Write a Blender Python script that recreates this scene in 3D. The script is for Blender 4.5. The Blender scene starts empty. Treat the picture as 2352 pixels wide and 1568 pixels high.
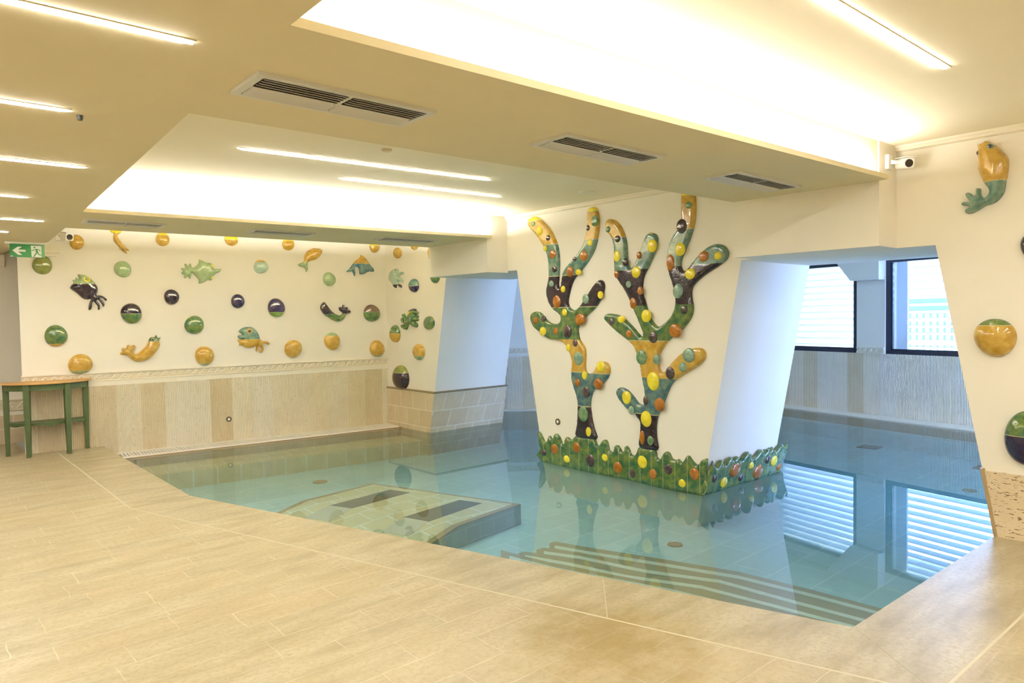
import bpy, bmesh, math, random
import numpy as np
from math import sin, cos, pi, radians, floor, sqrt, atan2
from mathutils import Vector, Matrix
from mathutils.geometry import delaunay_2d_cdt

sc = bpy.context.scene
col = sc.collection
random.seed(7)
# ------------------------------------------------------------------ camera
F = 1600.0; H = 1.45
ROLL = radians(.95); PITCH = radians(-2.05); YAW = radians(48.5)
_f = np.array([cos(YAW)*cos(PITCH), sin(YAW)*cos(PITCH), sin(PITCH)])
_r0 = np.array([sin(YAW), -cos(YAW), 0.]); _u0 = np.cross(_r0, _f)
_r = _r0*cos(ROLL)-_u0*sin(ROLL); _u = _r0*sin(ROLL)+_u0*cos(ROLL)
CP = np.array([0, 0, H])
cam = bpy.data.cameras.new('camera'); cam.sensor_width = 36; cam.lens = 36*F/2352
camo = bpy.data.objects.new('camera', cam); col.objects.link(camo)
M = Matrix.Identity(4)
for i in range(3):
    M[i][0] = _r[i]; M[i][1] = _u[i]; M[i][2] = -_f[i]; M[i][3] = CP[i]
camo.matrix_world = M
cam.clip_start = .05; cam.clip_end = 200
sc.camera = camo
# ------------------------------------------------------------------ view + world + large lights
sc.view_settings.view_transform = 'Standard'; sc.view_settings.look = 'None'
sc.view_settings.gamma = 1; sc.view_settings.use_curve_mapping = False
sc.view_settings.exposure = 0.14
sc.cycles.use_denoising = True
sc.cycles.max_bounces = 10; sc.cycles.diffuse_bounces = 6; sc.cycles.glossy_bounces = 4
sc.cycles.transparent_max_bounces = 12
sc.cycles.sample_clamp_indirect = 8
wd = bpy.data.worlds.new('daylight'); sc.world = wd; wd.use_nodes = True
bg = wd.node_tree.nodes['Background']
bg.inputs[0].default_value = (.35, .57, 1.0, 1); bg.inputs[1].default_value = 34.0
WARM = (1.0, .94, .84); LEDC = (1.0, .955, .88)

def area(name, loc, sx, sy, rot, power, color=WARM, portal=False, spread=pi):
    l = bpy.data.lights.new(name, 'AREA'); l.shape = 'RECTANGLE'; l.size = sx; l.size_y = sy
    l.energy = power; l.color = color; l.spread = spread
    o = bpy.data.objects.new(name, l); col.objects.link(o); o.location = loc; o.rotation_euler = rot
    if portal: l.cycles.is_portal = True
    return o
# LED strips lying in the ceiling coves, shining up (area lights face -Z, so turned by 180 degrees)
area('cove_strip_light_near', (2.92, 1.917, 2.345), 3.85, .03, (pi, 0, -.040), 44, LEDC)
area('cove_strip_light_far', (3.03, 6.085, 2.345), 3.7, .03, (pi, 0, -.0945), 105, LEDC)
area('cove_strip_light_wall', (3.05, 7.10, 2.345), 3.7, .03, (pi, 0, -.056), 420, LEDC)
# added fill from the right, standing in for unseen windows of the second room
area('daylight_fill', (9.0, -3.1, 1.3), 4.6, 1.5, (pi/2+.62, 0, 0), 1500, (.31, .46, 1.0))

# ------------------------------------------------------------------ helpers
def ray(x, y): return _f+_r*(x-1176)/F+_u*(784-y)/F
def onz(x, y, z=0.):
    d = ray(x, y); return CP+d*((z-H)/d[2])
class Wall:
    """vertical wall plane: p0 a point, u horizontal unit direction (left to right seen from the room)"""
    def __init__(s, p0, u):
        s.p0 = np.array([p0[0], p0[1], 0.]); u = np.array([u[0], u[1], 0.]); s.u = u/np.linalg.norm(u)
        s.n = np.array([s.u[1], -s.u[0], 0.])  # out of the wall, to the room
        s.ang = atan2(s.u[1], s.u[0])
    def loc(s, x, y):
        d = ray(x, y); t = np.dot(s.p0-CP, s.n)/np.dot(d, s.n); p = CP+d*t
        return float(np.dot(p-s.p0, s.u)), float(p[2])
    def place(s, o, a, z, off=0.):
        p = s.p0+s.u*a+s.n*off
        o.location = (p[0], p[1], z); o.rotation_euler = (0, 0, s.ang)
W = -.115          # water level
XB = 6.43; XP0 = 5.425; XP1 = 6.68
XC = 5.22          # face of the dividing wall
ZS = 2.31; ZC = 2.575
FLOORZ = -.43
WC = Wall((XC, 0), (0, -1))                 # dividing wall with the coral, s = -Y
pa = onz(272, 1043, W); pb = onz(895, 974, W)
WA = Wall(pa, (pb-pa)[:2])                  # long wall with the fish
pa = onz(1814, 931, W); pb = onz(2248, 983, W)
WW = Wall(pa, (pb-pa)[:2])                  # window wall of the second room
pg1 = onz(1166, 941, W); pg2 = onz(1233, 939, W)

def mesh_obj(name, verts, faces, mats, parent=None, smooth=False, midx=None):
    me = bpy.data.meshes.new(name); me.from_pydata([tuple(map(float, v)) for v in verts], [], faces)
    for m in (mats if isinstance(mats, (list, tuple)) else [mats]): me.materials.append(m)
    if midx is not None: me.polygons.foreach_set('material_index', midx)
    if smooth: me.polygons.foreach_set('use_smooth', [True]*len(me.polygons))
    me.update()
    o = bpy.data.objects.new(name, me); col.objects.link(o)
    if parent: o.parent = parent
    return o
class MB:
    def __init__(s): s.v = []; s.f = []
    def add(s, vs, fs):
        b = len(s.v); s.v += [tuple(map(float, v)) for v in vs]; s.f += [tuple(i+b for i in f) for f in fs]
    def box(s, x0, x1, y0, y1, z0, z1, mat=None):
        vs = [(x, y, z) for x in (x0, x1) for y in (y0, y1) for z in (z0, z1)]
        if mat is not None: vs = [mat @ Vector(v) for v in vs]
        s.add(vs, [(0, 1, 3, 2), (4, 6, 7, 5), (0, 4, 5, 1), (2, 3, 7, 6), (0, 2, 6, 4), (1, 5, 7, 3)])
    def prism(s, poly, a0, a1, axis):
        """poly of 2D points, extruded from a0 to a1 along axis: 'z' -> (x,y), 'x' -> (y,z), 'y' -> (x,z)"""
        def mk(p, a): return (p[0], p[1], a) if axis == 'z' else ((a, p[0], p[1]) if axis == 'x' else (p[0], a, p[1]))
        n = len(poly)
        s.add([mk(p, a0) for p in poly]+[mk(p, a1) for p in poly],
              [tuple(range(n)), tuple(range(2*n-1, n-1, -1))]+[(i, (i+1) % n, n+(i+1) % n, n+i) for i in range(n)])
    def tube(s, pts, r, n=10, cap=True):
        pts = [Vector(p) for p in pts]; rs = r if isinstance(r, (list, tuple)) else [r]*len(pts)
        rings = []
        for i, p in enumerate(pts):
            t = (pts[min(i+1, len(pts)-1)]-pts[max(i-1, 0)]).normalized()
            a = t.cross(Vector((0, 0, 1)) if abs(t.z) < .95 else Vector((1, 0, 0))).normalized(); b = t.cross(a)
            rings.append([p+(a*cos(2*pi*k/n)+b*sin(2*pi*k/n))*rs[i] for k in range(n)])
        vs = [v for R in rings for v in R]; fs = []
        for i in range(len(pts)-1):
            for k in range(n): fs.append((i*n+k, i*n+(k+1) % n, (i+1)*n+(k+1) % n, (i+1)*n+k))
        if cap: fs += [tuple(range(n-1, -1, -1)), tuple(range((len(pts)-1)*n, len(pts)*n))]
        s.add(vs, fs)
    def build(s, name, mat, parent=None, smooth=False, bevel=0):
        o = mesh_obj(name, s.v, s.f, mat, parent, smooth)
        bm = bmesh.new(); bm.from_mesh(o.data); bmesh.ops.recalc_face_normals(bm, faces=bm.faces); bm.to_mesh(o.data); bm.free()
        if bevel:
            m = o.modifiers.new('bevel', 'BEVEL'); m.width = bevel; m.segments = 2; m.limit_method = 'ANGLE'
        return o
def tag(o, label=None, cat=None, group=None, kind=None):
    if label: o['label'] = label
    if cat: o['category'] = cat
    if group: o['group'] = group
    if kind: o['kind'] = kind
    return o
def struct(o): o['kind'] = 'structure'; return o
def empty(name, loc=(0, 0, 0), rz=0):
    o = bpy.data.objects.new(name, None); col.objects.link(o); o.location = loc; o.rotation_euler = (0, 0, rz)
    o.empty_display_size = .1; return o

# ------------------------------------------------------------------ materials
class NT:
    def __init__(s, name):
        s.m = bpy.data.materials.new(name); s.m.use_nodes = True; s.t = s.m.node_tree
        s.b = s.t.nodes['Principled BSDF']; s.out = s.t.nodes['Material Output']
    def n(s, typ, **kw):
        nd = s.t.nodes.new(typ)
        for k, v in kw.items():
            if k.startswith('i_'):
                key = k[2:]; nd.inputs[int(key) if key.isdigit() else key.replace('_', ' ')].default_value = v
            else: setattr(nd, k, v)
        return nd
    def l(s, a, b): s.t.links.new(a, b)
    def math(s, op, a, b=None, c=None):
        nd = s.n('ShaderNodeMath', operation=op)
        for i, x in enumerate((a, b, c)):
            if x is None: continue
            if isinstance(x, (int, float)): nd.inputs[i].default_value = x
            else: s.l(x, nd.inputs[i])
        return nd.outputs[0]
    def mix(s, fac, a, b, mode='MIX'):
        nd = s.n('ShaderNodeMix', data_type='RGBA', blend_type=mode)
        for key, x in ((0, fac), (6, a), (7, b)):
            if isinstance(x, (int, float)): nd.inputs[key].default_value = x
            elif isinstance(x, tuple): nd.inputs[key].default_value = (*x[:3], 1)
            else: s.l(x, nd.inputs[key])
        return nd.outputs[2]
    def coord(s): return s.n('ShaderNodeTexCoord').outputs['Object']
    def xyz(s, v):
        nd = s.n('ShaderNodeSeparateXYZ'); s.l(v, nd.inputs[0]); return nd.outputs
    def noise(s, v, scale, detail=4, rough=.55):
        nd = s.n('ShaderNodeTexNoise'); nd.inputs['Scale'].default_value = scale
        nd.inputs['Detail'].default_value = detail; nd.inputs['Roughness'].default_value = rough
        if v is not None: s.l(v, nd.inputs['Vector'])
        return nd.outputs['Fac']
    def ramp(s, fac, stops, interp='LINEAR'):
        nd = s.n('ShaderNodeValToRGB'); nd.color_ramp.interpolation = interp
        e = nd.color_ramp.elements
        while len(e) < len(stops): e.new(.5)
        for i, (p, c) in enumerate(stops): e[i].position = p; e[i].color = (*c, 1)
        s.l(fac, nd.inputs[0]); return nd.outputs[0]
    def bump(s, h, strength=.3, dist=.01):
        nd = s.n('ShaderNodeBump'); nd.inputs['Strength'].default_value = strength; nd.inputs['Distance'].default_value = dist
        s.l(h, nd.inputs['Height']); s.l(nd.outputs[0], s.b.inputs['Normal'])
    def base(s, c, rough=.6, metal=0., spec=.5):
        if isinstance(c, tuple): s.b.inputs['Base Color'].default_value = (*c[:3], 1)
        else: s.l(c, s.b.inputs['Base Color'])
        s.b.inputs['Roughness'].default_value = rough; s.b.inputs['Metallic'].default_value = metal
        s.b.inputs['Specular IOR Level'].default_value = spec
        return s.m
    def vec(s, x, y, z=0.):
        nd = s.n('ShaderNodeCombineXYZ')
        for i, a in enumerate((x, y, z)):
            if isinstance(a, (int, float)): nd.inputs[i].default_value = a
            else: s.l(a, nd.inputs[i])
        return nd.outputs[0]
def simple(name, c, rough=.5, metal=0., emit=0, ec=None, nz=0):
    t = NT(name); t.base(c, rough, metal)
    if nz:
        f = t.noise(t.coord(), nz, 3); t.base(t.mix(f, tuple(x*.82 for x in c), tuple(min(1, x*1.12) for x in c)), rough, metal)
    if emit:
        t.b.inputs['Emission Color'].default_value = (*(ec or c), 1); t.b.inputs['Emission Strength'].default_value = emit
    return t.m
def plaster(name, c, bump=.25, rough=.7):
    t = NT(name); v = t.coord(); f = t.noise(v, 3.0, 5); g = t.noise(v, 160, 3)
    t.base(t.mix(f, tuple(x*.94 for x in c), c), rough, spec=.3); t.bump(g, bump, .002); return t.m
m_wall = plaster('cream_plaster', (.90, .86, .76))
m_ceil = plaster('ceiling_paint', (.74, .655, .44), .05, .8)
m_fground = plaster('frieze_ground', (.74, .66, .49), .1)
m_ceil2 = plaster('ceiling_paint_lightened', (.92, .84, .65), .05, .8)  # ceiling paint lightened: the raised part's stronger light is put into the colour
m_mould = plaster('moulding_plaster', (.88, .82, .68), .1)

def stone_deck(name, sx, sy, rot=0., var=.12, grout=True, off=.5):
    t = NT(name); v = t.coord()
    mp = t.n('ShaderNodeMapping'); mp.inputs['Rotation'].default_value = (0, 0, rot); t.l(v, mp.inputs[0])
    # wobble joints slightly
    nzn = t.n('ShaderNodeTexNoise'); nzn.inputs['Scale'].default_value = 9; t.l(v, nzn.inputs['Vector'])
    ad = t.n('ShaderNodeMixRGB', blend_type='LINEAR_LIGHT'); ad.inputs[0].default_value = .012; t.l(mp.outputs[0], ad.inputs[1]); t.l(nzn.outputs['Color'], ad.inputs[2])
    vv = ad.outputs[0]
    br = t.n('ShaderNodeTexBrick', offset=off, offset_frequency=2, squash=1.35, squash_frequency=3)
    br.inputs['Scale'].default_value = 1; br.inputs['Brick Width'].default_value = sx; br.inputs['Row Height'].default_value = sy
    br.inputs['Mortar Size'].default_value = .0028; br.inputs['Mortar Smooth'].default_value = .3
    br.inputs['Color1'].default_value = (.0, .0, .0, 1); br.inputs['Color2'].default_value = (1, 1, 1, 1); br.inputs['Mortar'].default_value = (.5, .5, .5, 1)
    t.l(vv, br.inputs['Vector'])
    st = t.n('ShaderNodeMapping'); st.inputs['Scale'].default_value = (1, 3.2, 1); t.l(v, st.inputs[0])
    f1 = t.noise(st.outputs[0], 2.2, 8, .62); f2 = t.noise(v, 38, 8, .75); f3 = t.noise(v, .9, 4)
    c = t.ramp(f1, [(.32, (.32, .265, .16)), (.48, (.43, .375, .245)), (.64, (.53, .475, .33))])
    c = t.mix(t.math('MULTIPLY', br.outputs['Color'], var*2.4), c, (.50, .40, .235))
    c = t.mix(t.ramp(f2, [(.47, (0, 0, 0)), (.62, (.6, .6, .6))]), c, (.36, .28, .14))
    c = t.mix(t.ramp(f3, [(.5, (0, 0, 0)), (.72, (.28, .28, .28))]), c, (.60, .46, .25))
    pit = t.noise(st.outputs[0], 46, 3, .6); big = t.noise(v, 1.6, 3)
    pm = t.math('MULTIPLY', t.ramp(pit, [(.60, (0, 0, 0)), (.68, (1, 1, 1))]), t.ramp(big, [(.36, (.1, .1, .1)), (.58, (.85, .85, .85))]))
    c = t.mix(pm, c, (.40, .30, .16))
    if grout: c = t.mix(t.math('MULTIPLY', t.math('MULTIPLY', br.outputs['Fac'], .75), t.ramp(t.noise(v, 3.1, 4), [(.38, (.1, .1, .1)), (.62, (1, 1, 1))])), c, (.68, .62, .47))
    # old water stain in the paving near the pool edge
    q = onz(1400, 1462); dn = t.n('ShaderNodeVectorMath', operation='DISTANCE'); t.l(v, dn.inputs[0]); dn.inputs[1].default_value = (q[0], q[1], 0)
    dd = t.math('ADD', dn.outputs['Value'], t.math('MULTIPLY', t.math('SUBTRACT', t.noise(v, 5.5, 5, .65), .5), .9))
    c = t.mix(t.ramp(dd, [(.08, (.75, .75, .75)), (.5, (0, 0, 0))]), c, (.30, .215, .07))
    t.base(c, .34, spec=.5)
    rr = t.math('ADD', t.math('MULTIPLY', f2, .35), .18); t.l(rr, t.b.inputs['Roughness'])
    hh = t.math('SUBTRACT', t.math('MULTIPLY', f2, .6), t.math('MULTIPLY', br.outputs['Fac'], .8 if grout else 0))
    t.bump(hh, .25, .004); return t.m
m_deck = stone_deck('travertine_plank_paving', .48, .205, var=.2)
m_border = stone_deck('travertine_pool_edging', 2.2, 8.0, 0, .05, grout=False)
m_grout = simple('pale_grout', (.60, .545, .40), .7)

def fluted(name):
    t = NT(name); v = t.coord(); x, y, z = t.xyz(v)
    f1 = t.noise(v, 2.5, 6, .6); f2 = t.noise(v, 34, 5, .7)
    cell = t.math('FLOOR', t.math('MULTIPLY', x, 1/.262))
    wn = t.n('ShaderNodeTexWhiteNoise', noise_dimensions='1D'); t.l(cell, wn.inputs['W'])
    c = t.ramp(f1, [(.3, (.72, .60, .40)), (.6, (.88, .78, .58))])
    tone = t.ramp(wn.outputs[0], [(0, (.66, .52, .29)), (.25, (.84, .71, .48)), (.55, (.90, .81, .61)), (1, (.93, .88, .76))])
    c = t.mix(.6, c, tone)
    c = t.mix(t.ramp(f2, [(.60, (0, 0, 0)), (.74, (.6, .6, .6))]), c, (.40, .28, .13))
    t.base(c, .6, spec=.3)
    s_ = t.math('SINE', t.math('MULTIPLY', x, 2*pi/.0195))
    s_ = t.math('MULTIPLY', t.math('ADD', s_, t.math('MULTIPLY', f2, 1.2)), 1.)
    t.bump(s_, 1.0, .004); return t.m
m_flute = fluted('fluted_travertine')

def tiles(name, w, h, c1, c2, mortar, axis='wall', rough=.4, ms=.006, nz=(.0, 0)):
    t = NT(name); v = t.coord(); x, y, z = t.xyz(v)
    vv = t.vec(t.math('ADD', x, y), t.math('ADD', z, .05)) if axis == 'wall' else v
    br = t.n('ShaderNodeTexBrick', offset=.5); br.inputs['Scale'].default_value = 1
    br.inputs['Brick Width'].default_value = w; br.inputs['Row Height'].default_value = h; br.inputs['Mortar Size'].default_value = ms
    br.inputs['Mortar Smooth'].default_value = .2
    br.inputs['Color1'].default_value = (*c1, 1); br.inputs['Color2'].default_value = (*c2, 1); br.inputs['Mortar'].default_value = (*mortar, 1)
    t.l(vv, br.inputs['Vector'])
    f = t.noise(v, 8, 6, .65)
    c = t.mix(t.ramp(f, [(.35, (.0, .0, .0)), (.7, (.35, .35, .35))]), br.outputs['Color'], tuple(q*.75 for q in c1))
    t.base(c, rough); return t.m
m_tile = tiles('beige_stone_tile', .31, .235, (.62, .50, .33), (.70, .58, .40), (.84, .78, .66))
m_pool = tiles('pool_floor_tile', .62, .31, (.52, .75, .79), (.58, .81, .84), (.74, .90, .92), 'floor', ms=.008)
m_spa = tiles('cream_pool_tile', .26, .26, (.74, .66, .42), (.84, .76, .50), (.95, .93, .85), 'floor', ms=.010)
m_poolside = tiles('pool_side_tile', .2, .12, (.36, .42, .38), (.42, .48, .44), (.52, .56, .50), ms=.005)
m_brown = simple('brown_marble', (.27, .205, .10), .35, nz=14)
m_step = simple('brown_step_stone', (.44, .38, .22), .4, nz=16)
m_edge = simple('brown_edge_stone', (.42, .30, .15), .4, nz=18)
m_light = simple('pale_stone_strip', (.80, .84, .72), .4, nz=10)
m_white = simple('white_plastic', (.86, .84, .78), .35)
m_dark = simple('dark_grey_plastic', (.05, .05, .05), .4)
m_black = simple('duct_shade_black', (.012, .012, .01), .8)
m_alu = simple('aluminium_grey', (.66, .65, .60), .35, .1)
m_frame = simple('anthracite_window_frame', (.03, .035, .055), .35)
m_grille = simple('grey_grille', (.10, .11, .10), .4)
m_slat = simple('white_blind_slat', (.85, .88, .92), .4)
m_fence = simple('white_fence_paint', (.85, .87, .9), .5)
def travertine():
    t = NT('travertine_pitted'); v = t.coord()
    mp = t.n('ShaderNodeMapping'); mp.inputs['Scale'].default_value = (1, 9, 34); t.l(v, mp.inputs[0])
    f = t.noise(mp.outputs[0], 3.2, 4, .6); g = t.noise(v, 3, 5)
    c = t.ramp(g, [(.3, (.64, .50, .32)), (.7, (.76, .64, .44))])
    c = t.mix(t.ramp(f, [(.59, (0, 0, 0)), (.63, (1, 1, 1))]), c, (.20, .12, .05))
    t.base(c, .5); t.bump(t.math('MULTIPLY', f, -1), .3, .004); return t.m
m_trav = travertine()
m_led = simple('led_diffuser', (1, 1, 1), .5, emit=95, ec=(1, .96, .88))
m_spot = simple('white_lens', (.9, .9, .85), .3)

def water_mat():
    t = NT('clear_pool_water'); t.t.nodes.remove(t.b)
    tr = t.n('ShaderNodeBsdfTransparent'); tr.inputs[0].default_value = (.82, .96, 1.0, 1)
    gl = t.n('ShaderNodeBsdfGlossy'); gl.inputs['Roughness'].default_value = .0; gl.inputs[0].default_value = (1, 1, 1, 1)
    fr = t.n('ShaderNodeFresnel'); fr.inputs['IOR'].default_value = 1.42
    mx = t.n('ShaderNodeMixShader'); t.l(fr.outputs[0], mx.inputs[0]); t.l(tr.outputs[0], mx.inputs[1]); t.l(gl.outputs[0], mx.inputs[2])
    t.l(mx.outputs[0], t.out.inputs[0]); return t.m
m_water = water_mat()
def glass_mat():
    t = NT('window_glass'); t.t.nodes.remove(t.b)
    tr = t.n('ShaderNodeBsdfTransparent'); tr.inputs[0].default_value = (.95, .97, 1, 1)
    gl = t.n('ShaderNodeBsdfGlossy'); gl.inputs['Roughness'].default_value = .01
    fr = t.n('ShaderNodeFresnel'); fr.inputs['IOR'].default_value = 1.45
    mx = t.n('ShaderNodeMixShader'); t.l(fr.outputs[0], mx.inputs[0]); t.l(tr.outputs[0], mx.inputs[1]); t.l(gl.outputs[0], mx.inputs[2])
    t.l(mx.outputs[0], t.out.inputs[0]); return t.m
m_glass = glass_mat()

# glazes: (dark mottle, light mottle)
GL = {'ochre': ((.44, .25, .025), (.60, .40, .08)), 'yellow': ((.74, .58, .015), (.88, .76, .05)),
      'green': ((.015, .095, .045), (.15, .21, .045)), 'sage': ((.24, .36, .17), (.36, .46, .25)),
      'pale': ((.34, .48, .38), (.45, .58, .47)), 'teal': ((.05, .145, .13), (.20, .30, .21)),
      'blue': ((.03, .10, .15), (.13, .22, .17)), 'dark': ((.006, .003, .014), (.036, .022, .028)),
      'navy': ((.006, .004, .04), (.03, .02, .05)), 'olive': ((.15, .18, .035), (.24, .27, .07)),
      'orange': ((.27, .075, .004), (.46, .18, .012)), 'brown': ((.06, .035, .02), (.14, .09, .055)),
      'lime': ((.12, .24, .03), (.22, .34, .07)), 'pebblegreen': ((.05, .17, .07), (.24, .34, .17)),
      'pebbleteal': ((.12, .24, .19), (.30, .42, .30)), 'pebbledark': ((.018, .010, .020), (.085, .055, .055)),
      'seam': ((.45, .42, .22), (.5, .47, .28))}
_gc = {}
def glaze(bands, seam=.0, vs=0):
    """bands: [(zlow, name), ...] ascending in local z; the first applies from below"""
    key = (tuple((round(a, 4), b) for a, b in bands), seam, vs)
    if key in _gc: return _gc[key]
    t = NT('glazed_ceramic_'+bands[0][1]); v = t.coord(); x, y, z = t.xyz(v)
    ob = t.n('ShaderNodeObjectInfo')
    off = t.n('ShaderNodeVectorMath', operation='ADD'); t.l(v, off.inputs[0]); t.l(ob.outputs['Location'], off.inputs[1])
    f = t.noise(off.outputs[0], 16, 5, .62); g = t.noise(off.outputs[0], 45, 3)
    zz = t.math('ADD', z, t.math('MULTIPLY', t.math('SUBTRACT', g, .5), .004))
    cols = []
    for which in (0, 1):
        if len(bands) == 1:
            cols.append(GL[bands[0][1]][which]); continue
        lo = bands[1][0]-.05; hi = bands[-1][0]+.05
        mr = t.n('ShaderNodeMapRange'); mr.inputs[1].default_value = lo; mr.inputs[2].default_value = hi; t.l(zz, mr.inputs[0])
        st = [(0, GL[bands[0][1]][which])]
        for a, b in bands[1:]:
            if seam: st.append((max(0, (a-seam-lo)/(hi-lo)), GL['seam'][which]))
            st.append(((a-lo)/(hi-lo), GL[b][which]))
        cols.append(t.ramp(mr.outputs[0], st, 'CONSTANT'))
    c = t.mix(t.ramp(f, [(.36, (0, 0, 0)), (.64, (1, 1, 1))]), cols[0], cols[1])
    if vs:   # vertical joints between the tiles
        fr = t.math('ABSOLUTE', t.math('SUBTRACT', t.math('FRACT', t.math('ADD', t.math('MULTIPLY', x, 1/vs), .3)), .5))
        c = t.mix(t.math('GREATER_THAN', fr, .485), c, GL['seam'][0])
    t.base(c, .06, spec=.6); t.b.inputs['Coat Weight'].default_value = .4; t.b.inputs['Coat Roughness'].default_value = .03
    t.bump(t.math('ADD', t.math('MULTIPLY', f, .7), t.math('MULTIPLY', g, .3)), .22, .010)
    _gc[key] = t.m; return t.m

# ------------------------------------------------------------------ relief builder
def smooth_poly(P, k=4, closed=True):
    P = np.array(P, float); n = len(P); out = []
    for i in range(n):
        p0, p1, p2, p3 = P[(i-1) % n], P[i], P[(i+1) % n], P[(i+2) % n]
        for j in range(k):
            t = j/k
            out.append(.5*((2*p1)+(-p0+p2)*t+(2*p0-5*p1+4*p2-p3)*t*t+(-p0+3*p1-3*p2+p3)*t**3))
    return np.array(out)
def relief(name, poly, depth, rim, mat, spacing, edge=.006, k=4, parent=None, wob=0., flat=False):
    """puffed ceramic relief: poly in local (s, z); returns object with origin at its middle on the wall"""
    P = smooth_poly(poly, k) if k > 1 else np.array(poly, float)
    c = (P.min(0)+P.max(0))/2; P = P-c
    n = len(P); A = P; B = np.roll(P, -1, 0)
    lo = P.min(0); hi = P.max(0)
    gx = np.arange(lo[0], hi[0], spacing); gz = np.arange(lo[1], hi[1], spacing*.866)
    pts = []
    for j, zv in enumerate(gz):
        for xv in gx: pts.append((xv+(spacing/2 if j % 2 else 0), zv))
    pts = np.array(pts) if len(pts) else np.zeros((0, 2))
    inside = np.zeros(len(pts), bool)
    for a, b in zip(A, B):
        cond = (a[1] > pts[:, 1]) != (b[1] > pts[:, 1])
        with np.errstate(divide='ignore', invalid='ignore'):
            xi = (b[0]-a[0])*(pts[:, 1]-a[1])/(b[1]-a[1]+1e-15)+a[0]
        inside ^= cond & (pts[:, 0] < xi)
    pts = pts[inside]
    def dist(Q):
        d = np.full(len(Q), 1e9)
        for a, b in zip(A, B):
            ab = b-a; L = ab@ab+1e-15
            t = np.clip(((Q-a)@ab)/L, 0, 1); q = a+t[:, None]*ab
            d = np.minimum(d, np.hypot(*(Q-q).T))
        return d
    if len(pts):
        d = dist(pts); pts = pts[d > spacing*.3]
    allp = np.vstack([P, pts]) if len(pts) else P
    res = delaunay_2d_cdt([Vector(p) for p in allp], [(i, (i+1) % n) for i in range(n)], [], 1, 1e-6)
    V = np.array([tuple(v) for v in res[0]]); T = [tuple(f) for f in res[2]]
    d = dist(V); q = np.clip(d/rim, 0, 1)
    h = edge+depth*np.sqrt(np.clip(1-(1-q)**2, 0, 1))
    h[d < 1e-6] = edge
    verts = [(v[0], -hh, v[1]) for v, hh in zip(V, h)]
    # drop triangles outside (concave hull spill)
    tri = []
    cen = np.array([V[list(f)].mean(0) for f in T]); ins = np.zeros(len(cen), bool)
    for a, b in zip(A, B):
        cond = (a[1] > cen[:, 1]) != (b[1] > cen[:, 1])
        xi = (b[0]-a[0])*(cen[:, 1]-a[1])/(b[1]-a[1]+1e-15)+a[0]
        ins ^= cond & (cen[:, 0] < xi)
    faces = [f for f, i_ in zip(T, ins) if i_]
    # boundary edges -> skirt down to the wall
    cnt = {}
    for f in faces:
        for a, b in ((f[0], f[1]), (f[1], f[2]), (f[2], f[0])): cnt.setdefault((min(a, b), max(a, b)), []).append((a, b))
    mp = {}
    for kx, e in cnt.items():
        if len(e) == 1:
            a, b = e[0]
            for v in (a, b):
                if v not in mp: mp[v] = len(verts); verts.append((V[v][0], -.0004, V[v][1]))
            faces.append((b, a, mp[a], mp[b]))
    o = mesh_obj(name, verts, faces, mat, parent, True)
    bm = bmesh.new(); bm.from_mesh(o.data); bmesh.ops.recalc_face_normals(bm, faces=bm.faces); bm.to_mesh(o.data); bm.free()
    return o, c
def dome(name, rs, rz, depth, mat, parent=None, nu=36, nv=9, seed=0, edge=.004, irr=.03):
    rnd = random.Random(seed); ph = rnd.random()*6; ph2 = rnd.random()*6
    verts = [(0, -depth-edge, 0)]
    for j in range(1, nv+1):
        a = j/nv*pi/2
        for i in range(nu):
            t = 2*pi*i/nu; w = 1+irr*sin(2*t+ph)+irr*.6*sin(3*t+ph2)
            verts.append((rs*w*sin(a)*cos(t), -depth*cos(a)**.9-edge if j < nv else -edge, rz*w*sin(a)*sin(t)))
    for i in range(nu):
        v = verts[1+(nv-1)*nu+i]; verts.append((v[0], -.0004, v[2]))
    faces = [(0, 1+(i+1) % nu, 1+i) for i in range(nu)]
    for j in range(nv):
        for i in range(nu):
            a = 1+j*nu+i; b = 1+j*nu+(i+1) % nu; faces.append((a, b, b+nu, a+nu))
    faces.append(tuple(1+nv*nu+i for i in range(nu)))
    o = mesh_obj(name, verts, faces, mat, parent, True)
    bm = bmesh.new(); bm.from_mesh(o.data); bmesh.ops.recalc_face_normals(bm, faces=bm.faces); bm.to_mesh(o.data); bm.free()
    return o

# ================================================================== SETTING
# deck
D = [onz(238, 1025)[:2], onz(437, 1138)[:2], onz(1960, 1440)[:2], onz(2288, 1228)[:2]]
D[0] = np.array([D[0][0], WA.p0[1]+(D[0][0]-WA.p0[0])*WA.u[1]/WA.u[0]])
D[3] = np.array([XC, D[3][1]])
deck = [(-3.2, -3.2), (XC, -3.2), tuple(D[3]), tuple(D[2]), tuple(D[1]), tuple(D[0]), (1.06, D[0][1]+.085), (1.06, 10.5), (-3.2, 10.5)]
b = MB(); b.prism(deck, -.5, -.004, 'z'); struct(b.build('floor', m_deck))
def offset_line(pts, d):   # shift a polyline to its right-hand side (away from the pool)
    out = []
    for i, p in enumerate(pts):
        p = np.array(p, float); ns = []
        for a, c in ((i-1, i), (i, i+1)):
            if a < 0 or c >= len(pts): continue
            e = np.array(pts[c])-np.array(pts[a]); e = e/np.linalg.norm(e); ns.append(np.array([e[1], -e[0]]))
        nn = sum(ns); nn = nn/np.linalg.norm(nn); k = 1/max(.3, nn@ns[0]); out.append(p+nn*d*k)
    return out
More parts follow.
